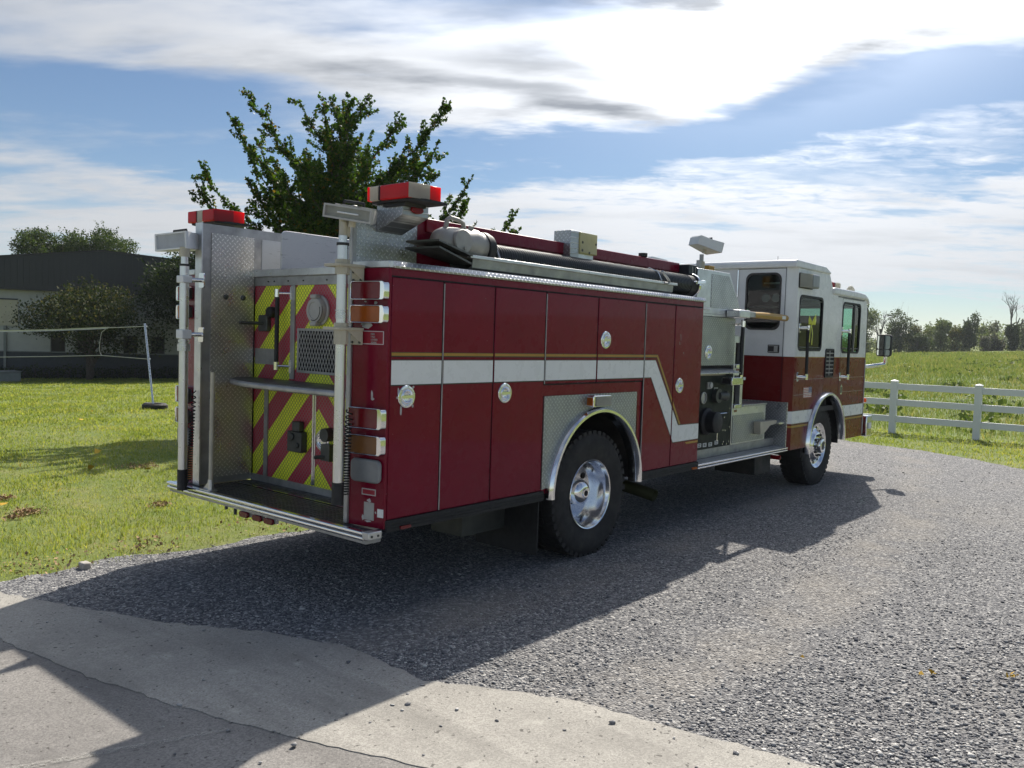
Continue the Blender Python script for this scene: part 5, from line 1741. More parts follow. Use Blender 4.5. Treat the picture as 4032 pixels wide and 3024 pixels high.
MB().box(11.20, 12.22, 3.898, 3.906, 2.436, 2.448).build('rain_gutter', 'black_line', truck)
# front of the cab
b = MB().plate(rect(3.94, 6.31, .56, 1.60), rear(12.36), 0, .04)
b.build('cab_front', 'red_cab_paint', truck)
wsh = rrect(4.03, 6.22, 1.64, 2.37, .08, 5)
b = MB().plate(rect(3.94, 6.31, 1.60, 2.42), rear(12.345), 0, .04, holes=[wsh])
b.build('cab_front', 'white_paint', truck)
fr_ = MB().plate(wsh, rear(12.34), 0, .05, holes=[rrect(4.06, 6.19, 1.67, 2.34, .06, 5)]).build('windscreen', 'black_rubber', truck)
MB().plate(rrect(4.06, 6.19, 1.67, 2.34, .06, 5), rear(12.362), 0, .005).build('pane', 'cab_glass', fr_, smooth=False)
MB().box(12.415, 12.445, 3.915, 3.99, 1.60, 2.36).build('windscreen_edge', 'black_rubber', truck, bevel=.008)
MB().cyl((12.40, 3.902, .58), (12.385, 3.902, 1.62), .010, n=8).build('corner_bead', 'dull_aluminium', truck)
MB().box(12.401, 12.52, 3.93, 6.32, .56, 1.56).build('cab_nose', 'red_cab_paint', truck, bevel=.03, seg=3)
bp_ = MB().box(12.55, 12.78, 3.885, 6.365, .53, .825).build('bumper', 'polished_alloy', truck, bevel=.012)
MB().box(12.521, 12.55, 4.0, 6.25, .55, .80).build('bumper_mount', 'black_rubber', bp_)
MB().box(12.60, 12.72, 3.872, 3.886, .64, .72).build('bumper_lamp', 'lamp_white', bp_)
MB().lathe([(.032, 0), (.034, .02), (.026, .045), (.0005, .05)], (12.46, 3.93, 1.05), (0, -1, 0), 16).build('turn_lamp', 'lens_orange', truck)
# stripes on the cab
for (x0, x1) in ((CB + .001, 10.315), (11.598, 12.388)):
    q0 = 1.0 if x0 < 10 else 0
    for z0, z1, mt, w_ in ((.853, 1.016, 'black_line', .001), (.862, 1.010, 'stripe_white', .0018), (.810, .843, 'black_line', .001), (.816, .838, 'stripe_gold', .0018)):
        xa, xb = x0, x1
        poly = rect(xa, xb, z0, z1)
        if q0:
            rr2 = .662
            poly = [(xa, z0), (10.955 - math.sqrt(max(0, rr2 ** 2 - (z0 - .555) ** 2)), z0), (10.955 - math.sqrt(max(0, rr2 ** 2 - (z1 - .555) ** 2)), z1), (xa, z1)]
        else:
            rr2 = .662
            poly = [(10.955 + math.sqrt(max(0, rr2 ** 2 - (z0 - .555) ** 2)), z0), (xb, z0), (xb, z1), (10.955 + math.sqrt(max(0, rr2 ** 2 - (z1 - .555) ** 2)), z1)]
        MB().plate(poly, S, -w_, -w_ + .001).build('white_stripe' if mt == 'stripe_white' else 'gold_stripe' if mt == 'stripe_gold' else 'stripe_outline', mt, truck, smooth=False)
# stripes carried round the bevelled corner
for z0, z1, mt, nm in ((.862, 1.010, 'stripe_white', 'white_stripe'), (.816, .838, 'stripe_gold', 'gold_stripe')):
    p0, p1 = Vector((XW + .035 - .0013, 3.955 - .0016)), Vector((CB - .001, YR - .0018))
    MB().add([(p0.x, p0.y, z0), (p1.x, p1.y, z0), (p1.x, p1.y, z1), (p0.x, p0.y, z1)], [(0, 1, 2, 3)]).build(nm, mt, truck, smooth=False, recalc=False)
for x0, x1 in ((CB, 10.82), (11.125, 12.384)):
    MB().plate(rect(x0, x1, 1.650, 1.6585), S, -.0016, .001).build('gold_stripe', 'stripe_gold', truck, smooth=False)
# vent, handles, rails, flag
vn = MB().plate(VN, S, -.012, 0, holes=[rrect(10.842, 11.102, 1.420, 1.742, .015)]).build('cab_vent', 'black_rubber', truck)
MB().plate(rrect(10.843, 11.101, 1.421, 1.741, .015), S, -.004, 0).build('vent_back', 'dark_gap', vn)
for k in range(6):
    MB().box(10.845, 11.10, YR - .012, YR - .002, 1.452 + k * .05, 1.463 + k * .05).build('vent_slat', 'lamp_grey', vn)
MB().box(10.965, 10.972, YR - .013, YR - .003, 1.422, 1.74).build('vent_bar', 'lamp_grey', vn)
for xr, zt, zb in ((10.04, 2.0, 1.42), (11.49, 2.0, 1.40)):
    hr = MB().cyl((xr, 3.835, zb + .03), (xr - .01, 3.835, zt - .02), .019, n=14).build('hand_rail', 'black_rubber', truck)
    for z in (zb, zt):
        b = MB()
        b.tube([(xr - .10, 3.90, z), (xr - .06, 3.87, z), (xr, 3.835, z)], [.016, .019, .022], 10)
        b.cyl((xr, 3.835, z - .035), (xr, 3.835, z + .035), .0225, n=14)
        b.box(xr - .135, xr - .085, 3.892, 3.905, z - .055, z + .055)
        b.build('rail_stanchion', 'chrome', hr, bevel=.003)
fl = MB().plate(rect(10.165, 10.425, 1.158, 1.290), S, -.0016, 0).build('flag_sticker', 'stripe_white', truck, smooth=False)
hs = (1.290 - 1.158) / 13
for k in range(0, 13, 2):
    xe = 10.325 if k < 7 else 10.425
    MB().plate(rect(10.165, xe, 1.290 - (k + 1) * hs, 1.290 - k * hs), S, -.0024, -.0016).build('flag_stripe', 'flag_red', fl, smooth=False)
MB().plate(rect(10.325, 10.425, 1.290 - 7 * hs, 1.290), S, -.0024, -.0016).build('flag_canton', 'flag_blue', fl, smooth=False)
b = MB()
for i in range(9):
    for j in range(6 if i % 2 == 0 else 5):
        b.plate(disc(10.335 + j * .016 + (.008 if i % 2 else 0), 1.283 - i * .0070, .0026, 5), S, -.003, -.0024)
b.build('flag_star', 'stripe_white', fl, smooth=False)
dh = MB().plate([(11.43, 1.165), (11.50, 1.165), (11.50, 1.265), (11.465, 1.30), (11.43, 1.265)], S, -.006, 0).build('door_handle', 'polished_alloy', truck)
MB().plate(rrect(11.447, 11.483, 1.185, 1.262, .006), S, -.009, -.005).build('handle_paddle', 'dark_steel', dh)
b = MB()
b.box(10.80, 10.806, YR - .001, YR + .002, 1.19, 1.655).box(11.37, 11.376, YR - .001, YR + .002, 1.14, 2.43).box(11.376, 12.20, YR - .001, YR + .002, 2.428, 2.432)
b.build('door_seam', 'dark_gap', truck)
b = MB()
for x0, x1, z in ((9.86, 10.80, 1.385), (11.12, 12.37, 1.385), (9.86, 10.15, 1.20), (11.5, 12.37, 1.195)):
    b.box(x0, x1, YR - .0014, YR, z, z + .003)
b.build('scrape_mark', 'bare_primer', truck, smooth=False)
# front fender
MB().lathe([(.658, 0), (.656, .030), (.640, .052), (.618, .052), (.604, .034), (.598, .0), (.596, -.05)], (10.955, YR, .555), (0, -1, 0), 48, R(0), R(188)).build('fender_trim', 'polished_alloy', truck)
for y0, y1 in ((3.94, 4.45), (5.80, 6.31)):
    b = MB().lathe([(.645, 0), (.645, y1 - y0)], (10.955, y0, .555), (0, 1, 0), 30, math.pi, 2 * math.pi)
    b.plate(arc(10.955, .555, .645, 0, 180), side(y1 if y0 < 5 else y0), 0, .01)
    b.build('wheel_well', 'chassis', truck)
MB().box(9.87, 12.35, 4.46, 5.79, .60, .95).build('engine_block', 'chassis', truck)
MB().plate(rect(3.96, 4.44, .50, .62), rear(11.60), 0, .012).build('mud_flap', 'black_rubber', truck)
MB().plate(rect(3.95, 4.40, .42, .56), rear(10.28), 0, .012).build('mud_flap', 'black_rubber', truck)
# crew roof lamp
sl = MB().plate(rrect(9.845, 10.27, 2.470, 2.648, .02), S, -.012, 0).build('crew_lamp', 'black_rubber', truck)
MB().plate([(9.85, 2.478), (9.85, 2.642), (10.035, 2.642), (10.035, 2.478)], lambda u, v, w_: (u, YR - .012 - w_ * (.11 if u < 9.9 else 1) , v), 0, .085).build('lamp_side', 'lens_clear', sl, bevel=.006)
MB().plate(rrect(10.036, 10.262, 2.478, 2.642, .02), S, -.098, -.012).build('lamp_lens', 'lens_clouded', sl, bevel=.018, seg=3)
# beacons and visor mark lamps on the low roof
bc = MB().lathe([(.0005, .085), (.05, .082), (.064, .07), (.066, .0)], (11.20, 4.02, 2.55), (0, 0, 1), 20).build('roof_beacon', 'lens_dark_red', truck)
MB().lathe([(.0005, .085), (.06, .082), (.074, .07), (.076, .0)], (11.36, 4.02, 2.55), (0, 0, 1), 20).build('roof_beacon', 'lens_clear', truck)
MB().lathe([(.0005, .09), (.03, .075), (.055, .035), (.06, 0)], (11.92, 4.0, 2.545), (0, 0, 1), 16).build('clearance_lamp', 'lens_clear', truck)
MB().cyl((10.62, 4.5, 2.77), (10.62, 4.5, 2.93), .003, n=6).build('aerial', 'black_rubber', truck)
# mirror
mr = MB().plate(rrect(3.70, 3.905, 1.675, 1.992, .04, 5), rear(12.85), 0, .07).build('wing_mirror', 'black_rubber', truck, bevel=.012, seg=3)
MB().plate(rrect(3.714, 3.891, 1.782, 1.976, .03, 5), rear(12.846), 0, .005).build('mirror_glass', 'mirror_glass', mr, smooth=False)
MB().plate(rrect(3.714, 3.891, 1.690, 1.774, .022, 5), rear(12.846), 0, .005).build('mirror_glass', 'mirror_glass', mr, smooth=False)
MB().tube([(12.885, 3.775, 1.68), (12.885, 3.775, 1.585), (12.87, 3.79, 1.56), (12.60, 3.92, 1.53), (12.40, 4.02, 1.51)], [.030, .030, .030, .026, .026], 12).build('mirror_arm', 'polished_alloy', mr)
# inside the cab
b = MB()
b.box(9.85, 12.3, 3.96, 6.29, .96, 1.02)
b.box(9.80, 12.3, 3.95, 6.3, 2.66, 2.69) if False else None
b.box(10.9, 11.15, 4.6, 5.65, 1.02, 1.75)
b.build('cab_floor', 'cab_lining', truck)
MB().box(9.79, 10.80, 3.95, 6.30, 2.672, 2.694).box(10.9, 12.3, 3.95, 6.30, 2.425, 2.448).build('cab_lining', 'cab_lining', truck)
for x, y in ((10.05, 4.25), (10.05, 6.0), (11.35, 4.35), (11.35, 5.9)):
    MB().box(x, x + .5, y - .23, y + .23, 1.02, 1.48).box(x - .02, x + .10, y - .23, y + .23, 1.48, 2.02 if x > 11 else 1.9).build('seat', 'seat_grey', truck, bevel=.04, seg=3)
b = MB().box(10.02, 10.05, 4.05, 4.60, 1.70, 2.66)
b.build('equipment_panel', 'panel_black', truck)
for y in (4.245, 4.375):
    MB().lathe([(.052, 0), (.052, .012), (.044, .016), (.040, .008), (.0005, .008)], (10.02, y, 2.36), (-1, 0, 0), 24).build('speaker_grille', 'stripe_white', truck)
MB().box(10.0, 10.02, 4.08, 4.58, 2.245, 2.252).box(10.0, 10.02, 4.08, 4.40, 2.53, 2.55).build('panel_rail', 'stripe_white', truck)
MB().box(11.16, 11.20, 4.0, 6.25, 1.02, 2.19).build('partition', 'cab_lining', truck)
MB().box(12.0, 12.33, 3.97, 6.28, 1.40, 1.66).build('dashboard', 'cab_lining', truck, bevel=.03)
st_ = MB()
st_.tube([(11.98 - .08 * math.sin(R(a)), 5.85 + .2 * math.cos(R(a)), 1.72 + .18 * math.sin(R(a))) for a in range(0, 361, 15)], .014, 8, caps=False)
st_.build('steering_wheel', 'black_rubber', truck)

# ------------------------------------------------------------------ things carried on the truck
hose = thing('suction_hose', 'ribbed black hard suction hose lying in the tray along the truck top', 'suction hose', (5.9, 4.09, 2.24))
path0, path1 = Vector((4.50, 4.09, 2.345)), Vector((7.45, 4.09, 2.345))
L = (path1 - path0).length
n = 105
prf = []
for k in range(n):
    x = L * k / n
    prf += [(.082, x), (.098, x + L / n * .28), (.098, x + L / n * .52), (.082, x + L / n * .8)]
prf.append((.084, L))
MB().lathe(prf, path0, (1, 0, 0), 28).build('hose_body', 'hose_black', hose)
MB().lathe([(.0005, .13), (.10, .13), (.112, .115), (.112, .10), (.100, .085), (.100, -.02), (.088, -.03)], (7.45, 4.09, 2.345), (1, 0, 0), 32).build('end_coupling', 'black_rubber', hose)
MB().lathe([(.115, .095), (.118, .10), (.118, .125), (.108, .132), (.106, .125)], (7.45, 4.09, 2.345), (1, 0, 0), 32).build('coupling_ring', 'polished_alloy', hose)
MB().obox((7.55, 3.965, 2.375), (.16, .02, .026), Matrix.Rotation(R(-6), 3, 'Y')).cyl((7.475, 3.965, 2.365), (7.475, 4.0, 2.365), .016, n=10).cyl((7.63, 3.96, 2.385), (7.63, 4.0, 2.385), .014, n=10).build('coupling_lever', 'polished_alloy', hose)
st = MB().lathe([(.0005, -.40), (.05, -.395), (.085, -.37), (.104, -.32), (.110, -.22), (.112, -.10), (.118, -.08), (.118, -.03), (.106, -.02), (.106, .03)], (4.44, 4.09, 2.405), (1, 0, 0), 32).build('strainer', 'cast_alloy', hose)
MB().lathe([(.106, .03), (.120, .032), (.120, .075), (.112, .08), (.112, .105), (.092, .12)], (4.44, 4.09, 2.395), (1, 0, 0), 32).build('strainer_collar', 'black_rubber', hose)
MB().lathe([(.085, 0), (.085, .05), (.078, .06), (.0005, .062)], (4.20, 4.02, 2.41), (-.25, -1, 0.05), 28).cyl((4.19, 3.955, 2.365), (4.188, 3.945, 2.365), .012, n=8).build('strainer_cover', 'cast_alloy', hose)
MB().tube([(4.125, 4.08, 2.50), (4.13, 4.07, 2.555), (4.15, 4.06, 2.572), (4.23, 4.06, 2.565), (4.275, 4.06, 2.548), (4.285, 4.06, 2.50)], [.018, .016, .015, .015, .016, .018], 10).build('strainer_handle', 'cast_alloy', hose)
MB().tube([(4.36, 4.07, 2.50), (4.36, 4.06, 2.54)], [.022, .018], 10).build('strainer_lug', 'cast_alloy', hose)
for x in (4.50, 6.75):
    pts = [Vector((x + (.03 if x < 5 else .10) * (1 - math.cos(q)) * .5, 4.09 + .107 * math.cos(q + 1.2) * -1, 2.345 + .107 * math.sin(q + .2))) for q in [R(20 + 13 * k) for k in range(11)]]
    MB().tube([(x, 4.20, 2.33)] + [(x + .02, 4.17, 2.415), (x + .04, 4.09, 2.452), (x + .06, 4.01, 2.418), (x + .07, 3.975, 2.34)], .006, 8).build('hose_strap', 'galvanised', hose)
MB().tube([(6.78, 3.95, 2.42), (6.83, 3.95, 2.39), (6.90, 3.95, 2.35), (6.92, 3.95, 2.33), (6.89, 3.955, 2.315), (6.83, 3.955, 2.32)], .011, 8).build('strap_hook', 'dull_aluminium', hose)

tool = thing('tool_handle', 'yellow tool handle held level in a steel bracket before the crew window', 'tool', (8.45, 3.95, 2.10))
MB().tube([(8.74, 3.95, 2.104), (9.0, 3.95, 2.107), (9.45, 3.95, 2.106), (9.63, 3.95, 2.103)], [.034, .036, .037, .036], 16).build('handle_shaft', 'gold_wood', tool)
MB().box(8.60, 8.745, 3.92, 3.98, 2.075, 2.135).build('tool_head', 'dull_aluminium', tool, bevel=.006)
MB().box(8.35, 8.60, 3.915, 4.075, 2.062, 2.145).build('holder', 'aluminium', tool, bevel=.012, seg=3)
MB().plate(rrect(9.44, 9.54, 2.085, 2.122, .008), side(3.9125), 0, .004).build('handle_label', 'lamp_white', tool)

bow = thing('ribbon_bow', 'yellow ribbon bow tied to the crew door rail below the window', 'ribbon', (10.06, 3.815, 2.03))
for s_ in (-1, 1):
    MB().add([(10.06, 3.808, 2.07), (10.06 + s_ * .10, 3.80, 2.145 + .03 * (s_ > 0)), (10.06 + s_ * .125, 3.80, 2.10), (10.06 + s_ * .11, 3.802, 2.045), (10.06, 3.812, 2.045), (10.06 + s_ * .05, 3.788, 2.09)],
              [(0, 1, 5), (1, 2, 5), (2, 3, 5), (3, 4, 5), (4, 0, 5)]).build('bow_loop', 'ribbon', bow, smooth=False, recalc=False)
MB().obox((10.06, 3.806, 2.057), (.034, .02, .036), Matrix.Identity(3)).build('bow_knot', 'ribbon', bow, bevel=.008)
for x0, x1, z in ((10.045, 10.02, 1.83), (10.075, 10.10, 1.80)):
    MB().add([(10.05, 3.81, 2.05), (10.075, 3.81, 2.05), (x1 + .015, 3.808, (z + 2.05) / 2 + .01), (x1 - .02, 3.802, (z + 2.05) / 2), (x1 + .012, 3.81, z), (x1 - .025, 3.805, z + .012)],
             [(0, 1, 2, 3), (3, 2, 4, 5)]).build('bow_tail', 'ribbon', bow, smooth=False, recalc=False)

# ------------------------------------------------------------------ white rail fence
fence = thing('rail_fence', 'white vinyl three-rail fence between the gravel drive and the field', 'fence', (19.2, 5.4, 0.0))
p1, p2 = Vector((19.19, 5.41, 0)), Vector((19.31, 3.82, 0))
stp = p2 - p1
dirv = stp.normalized()
nrm = Vector((-dirv.y, dirv.x, 0))
ang_ = math.atan2(dirv.y, dirv.x)
post_me = rail_me = None
for k in range(-5, 5):
    p = p1 + stp * k
    if post_me is None:
        b = MB().box(-.066, .066, -.066, .066, -.1, 1.10).box(-.075, .075, -.075, .075, 1.10, 1.115)
        b.add([(-.072, -.072, 1.115), (.072, -.072, 1.115), (.072, .072, 1.115), (-.072, .072, 1.115), (0, 0, 1.142)], [(0, 1, 4), (1, 2, 4), (2, 3, 4), (3, 0, 4)])
        o = b.build('post', 'fence_vinyl', fence, bevel=.004)
        post_me = o
    else:
        o = post_me.copy()
        COL.objects.link(o)
    o.location = (p.x, p.y, float(tz(p.x, p.y)))
    o.rotation_euler = (0, 0, ang_)
    if k == 4:
        continue
    for z in (.93, .59, .235):
        if rail_me is None:
            rail_me = MB().box(.066, stp.length - .066, -.020, .020, 0, .133).build('rail', 'fence_vinyl', fence, bevel=.004)
            r_ = rail_me
        else:
            r_ = rail_me.copy()
            COL.objects.link(r_)
        r_.location = (p.x, p.y, z)
        r_.rotation_euler = (0, 0, ang_)

# ------------------------------------------------------------------ volleyball net
A = Vector((11.47, 22.3, float(tz(11.47, 22.3))))
vp = thing('volleyball_post', 'leaning steel volleyball post standing in an old tyre on the lawn', 'post', tuple(A))
top = A + Vector((.10, .55, 2.12))
top = Vector((11.52, 22.91, 1.84))
MB().cyl(A + Vector((0, 0, .10)), top, .028, n=12).build('pole', 'galvanised', vp)
MB().lathe([(.14, .10), (.19, .155), (.27, .165), (.325, .12), (.335, .06), (.31, .01), (.14, .01)], A + Vector((.02, -.05, 0)), (0.03, 0.0, 1), 32).build('tyre_base', 'tyre', vp)
MB().cyl(A + Vector((.02, -.05, .02)), A + Vector((.02, -.05, .11)), .17, n=20).build('concrete_fill', 'utility_grey', vp)
lo_ = A.lerp(top, .58)
hi_ = A.lerp(top, .965)
MB().tube([hi_ + Vector((.02, -.03, 0)), hi_ + Vector((.03, -.05, .01))], .016, 8).tube([lo_ + Vector((.02, -.03, 0)), lo_ + Vector((.03, -.05, .01))], .016, 8).build('net_hook', 'galvanised', vp)
net = thing('volleyball_net', 'sagging white volleyball net tapes strung across the lawn', 'net', (10.0, 26.0, 1.3))
E_hi = Vector((8.55, 30.2, 1.44))
E_lo = Vector((8.55, 30.2, .62))
dv_ = (E_hi - hi_).normalized()
q1 = hi_.lerp(E_hi, .16)
ql = lo_.lerp(E_lo, .20) + Vector((0, 0, .09))
pts = [hi_, hi_ + (q1 - hi_) * .5 + Vector((0, 0, -.01)), q1 + Vector((0, 0, -.02))] + [q1.lerp(E_hi, t_) + Vector((0, 0, -.05 * math.sin(math.pi * t_) - .02)) for t_ in (.25, .5, .75, 1)]
MB().tube(pts[:3], .010, 6).build('top_cord', 'cord_white', net)
b = MB()
for a_, c_ in zip(pts[2:-1], pts[3:]):
    b.add([a_ + Vector((0, 0, .028)), c_ + Vector((0, 0, .028)), c_ - Vector((0, 0, .028)), a_ - Vector((0, 0, .028)), a_ + Vector((.012, .008, 0)), c_ + Vector((.012, .008, 0))], [(0, 1, 5, 4), (4, 5, 2, 3)])
b.build('top_tape', 'cord_white', net, smooth=False, recalc=False)
MB().tube([lo_, ql] + [ql.lerp(E_lo, t_) + Vector((0, 0, -.02 * math.sin(math.pi * t_))) for t_ in (.3, .6, 1)], .009, 6).build('bottom_cord', 'cord_white', net)
mid_ = q1.lerp(ql, .5) + Vector((-.06, .16, 0))
MB().tube([q1, q1.lerp(mid_, .5) + Vector((-.03, .09, .04)), mid_, ql.lerp(mid_, .4) + Vector((-.02, .05, -.02)), ql], .008, 6).build('side_cord', 'cord_white', net)

# ------------------------------------------------------------------ school building beyond the lawn
bld = thing('school_building', 'low grey building with dark blue metal fascia beyond the lawn', 'building', (20.0, 50.0, -1.1))
P0, P1 = Vector((17.5, 51.0)), Vector((25.2, 46.2))
bd = (P1 - P0).normalized()
bn_ = Vector((bd.y, -bd.x))                    # towards the camera
if bn_.dot(Vector((-1, -1))) < 0:
    bn_ = -bn_
BL0, BL1 = -14.0, 24.0


def BF(u, v, w_):                               # u along the wall, v up, w into the building
    q = P0 + bd * u - bn_ * w_
    return (q.x, q.y, v)


WIN = [(u - .32, u + .42) for u in (2.85, 4.18, 6.52, 7.95, 9.42)]
holes = [rect(a, c_, .18, 1.18) for a, c_ in WIN]
MB().plate(rect(BL0, BL1, .17, 3.6), BF, 0, .25, holes=holes).build('wall', 'render_wall', bld, smooth=False)
MB().plate(rect(BL0, BL1, -1.6, .17), BF, -.03, .25).build('base_band', 'base_band', bld, smooth=False)
MB().plate(rect(BL0, BL1, .14, .19), BF, -.08, 0).build('ledge', 'utility_grey', bld, smooth=False)
for a, c_ in WIN:
    f = MB().plate(rect(a, c_, .18, 1.18), BF, .08, .14, holes=[rect(a + .05, c_ - .05, .23, 1.13)]).build('window', 'dark_steel', bld, smooth=False)
    MB().plate(rect(a + .05, c_ - .05, .23, 1.13), BF, .10, .115).build('pane', 'building_glass', f, smooth=False)
MB().plate(rect(-6.0, .95, 1.55, 2.95), BF, -.05, 0).build('wall_panel', 'render_panel', bld, smooth=False)
MB().plate(rect(-6.0, .95, 2.95, 3.02), BF, -.10, 0).build('panel_hood', 'base_band', bld, smooth=False)
MB().plate(rect(.28, .40, -.9, 1.55), BF, -.12, -.02).build('downpipe', 'utility_grey', bld, smooth=False)


def roofline(u):
    return 5.80 - (0.118 * (5.2 - u) if u < 5.2 else 0.075 * (u - 5.2))


b = MB()
u = BL0
while u < BL1:
    z = min(roofline(u), roofline(u + .3))
    b.plate([(u, 3.50), (u + .275, 3.50), (u + .275, roofline(u + .275)), (u, roofline(u))], BF, -.42, -.36)
    b.plate([(u + .275, 3.50), (u + .30, 3.50), (u + .30, roofline(u + .30)), (u + .275, roofline(u + .275))], BF, -.437, -.36)
    u += .30
b.build('fascia', 'blue_cladding', bld, smooth=False, recalc=False)
MB().plate([(BL0, 3.50), (BL1, 3.50), (BL1, roofline(BL1) - .02), (5.2, roofline(5.2) - .02), (BL0, roofline(BL0) - .02)], BF, -.36, 14.0).build('roof_block', 'blue_cladding', bld, smooth=False)
MB().plate([(BL0, roofline(BL0)), (5.2, roofline(5.2)), (BL1, roofline(BL1)), (BL1, roofline(BL1) + .08), (5.2, roofline(5.2) + .08), (BL0, roofline(BL0) + .08)], BF, -.50, -.3).build('roof_cap', 'black_rubber', bld, smooth=False)
MB().plate(rect(BL0, BL1, -1.6, 3.5), BF, 13.0, 14.0).build('back_wall', 'render_wall', bld, smooth=False)
for u0, u1 in ((BL0, BL0 + .2), (BL1 - .2, BL1)):
    MB().plate(rect(u0, u1, -1.6, 3.5), BF, .25, 13.0).build('end_wall', 'render_wall', bld, smooth=False)
ub = thing('utility_box', 'squat grey utility box at the lawn edge below the building', 'utility box', (15.6, 45.6, -1.2))
MB().box(15.6, 16.6, 45.4, 46.3, -1.4, -.70).build('case', 'utility_grey', ub, bevel=.04)
MB().box(15.58, 16.62, 45.38, 46.32, -.70, -.65).build('lid', 'utility_grey', ub, bevel=.02)

# ------------------------------------------------------------------ trees and bushes
def limb(b, p0, p1, r0, r1, sag=0.12, n=6, seed=0):
    rg = random.Random(seed)
    p0, p1 = Vector(p0), Vector(p1)
    d = p1 - p0
    pts, rs = [], []
    for k in range(n + 1):
        t_ = k / n
        p = p0 + d * t_
        p.z += -sag * d.length * math.sin(math.pi * t_) * (0.7)
        if 0 < k < n:
            p += Vector((rg.gauss(0, .02), rg.gauss(0, .02), rg.gauss(0, .015))) * d.length
        pts.append(p)
        rs.append(r0 + (r1 - r0) * t_)
    b.tube(pts, rs, 6, caps=False)
    return pts


# young ginkgo behind the truck: rising limbs wrapped in tight leaves
G0 = Vector((11.35, 14.25, float(tz(11.35, 14.25))))
gk = thing('ginkgo_tree', 'young tree with rising leafy limbs standing behind the truck', 'tree', tuple(G0))
tb_ = MB()
trunk_top = G0 + Vector((.05, -.05, 6.55))
limb(tb_, G0 - Vector((0, 0, .1)), trunk_top, .13, .02, 0.0, 9, 3)
tips = [(9.42, 16.5, 5.33), (9.81, 16.1, 6.33), (10.15, 15.8, 6.80), (10.77, 15.0, 6.64), (11.17, 14.5, 6.72), (11.73, 13.9, 6.83), (12.80, 12.6, 6.74), (13.05, 12.15, 5.18), (12.5, 12.8, 5.25), (13.66, 11.4, 4.55),
        (10.1, 15.6, 4.10), (9.75, 15.3, 4.9), (12.3, 15.6, 6.1), (12.9, 14.8, 5.4), (11.9, 16.0, 5.7), (10.2, 13.4, 6.2), (10.8, 12.7, 5.7), (11.9, 13.1, 6.35), (9.9, 14.5, 5.1), (11.9, 12.4, 4.6), (12.9, 13.4, 6.0), (10.6, 16.3, 6.0), (11.0, 15.9, 4.7), (12.7, 12.7, 4.1), (10.4, 14.0, 4.2),
        (11.5, 14.6, 6.5), (11.0, 13.6, 6.4), (12.2, 13.3, 5.7), (10.9, 15.0, 5.6), (11.7, 14.9, 5.9), (10.55, 15.3, 3.85), (10.2, 15.75, 4.55), (12.5, 12.75, 3.75), (13.1, 12.3, 4.75), (11.2, 13.5, 4.6)]
LP = []
rg = random.Random(11)


def leafy(p0, p1, n, rad, bend=0.0):
    """leaves set along a twig from p0 to p1"""
    d = p1 - p0
    for _ in range(n):
        t_ = rg.random() ** .85
        q = p0 + d * t_ + Vector((0, 0, bend * math.sin(math.pi * t_)))
        r_ = rad * (1.1 - .65 * t_) * rg.random() ** .5
        v = Vector((rg.gauss(0, 1), rg.gauss(0, 1), rg.gauss(0, 1)))
        LP.append(q + v.normalized() * r_)


tips += [tuple(G0 + (Vector(q) - G0) * .86 + Vector((rg.gauss(0, .38), rg.gauss(0, .38), rg.gauss(0, .3)))) for q in tips]
for i, tp in enumerate(tips):
    tp = Vector(tp) - Vector((0, 0, .10))
    hz_ = (Vector((tp.x, tp.y)) - Vector((G0.x, G0.y))).length
    base = G0 + Vector((.03, -.03, max(1.5, tp.z - G0.z - hz_ * .80 - .40)))
    base.z = min(base.z, tp.z - .45)
    pts = limb(tb_, base, tp, .034, .005, 0.20, 10, i)
    sl_ = (tp - base).length
    ld = (tp - base).normalized()
    for k in range(10):
        t_ = k / 10
        leafy(pts[k], pts[k + 1], int(sl_ * 13), .05 + .09 * (1 - t_))
    for q in range(int(sl_ * 10)):
        t_ = rg.random() ** .9 * .97
        k = min(int(t_ * 10), 9)
        p = pts[k].lerp(pts[k + 1], t_ * 10 - k)
        out = Vector((rg.gauss(0, 1), rg.gauss(0, 1), rg.gauss(0.15, .8)))
        out = (out - ld * out.dot(ld)).normalized()
        dr = (ld * rg.uniform(.3, 1.1) + out * rg.uniform(.5, 1.2) + Vector((0, 0, .30))).normalized()
        ln = rg.uniform(.16, .78) * (1.1 - .70 * t_)
        e = p + dr * ln
        tb_.tube([p, p.lerp(e, .5) + Vector((0, 0, -.04 * ln)), e], [.007, .005, .0025], 4, caps=False)
        leafy(p, e, int(18 + 84 * ln), .11, -.04 * ln)
for _ in range(13000):
    a_, z_ = rg.uniform(0, 6.28), rg.betavariate(2.2, 2.4)
    rr = (.25 + 1.05 * math.sin(math.pi * min(1, z_ * .92 + .06))) * rg.random() ** .55
    q = G0 + Vector((rr * math.cos(a_), rr * math.sin(a_), 2.7 + 3.3 * z_))
    if math.sin(q.x * 5.1 + q.z * 3.3) + math.sin(q.y * 4.7 - q.z * 4.1) + math.sin(q.z * 6.3 + q.x * 2.0) > -.35:
        LP.append(q)
tb_.build('trunk', 'bark', gk)
V, T = leaf_mesh(np.array([p[:] for p in LP]), np.random.default_rng(3).uniform(.036, .074, len(LP)), 1.0, True)
o = fast_mesh('crown', V, T, 'ginkgo_leaf')
adopt(o, gk)


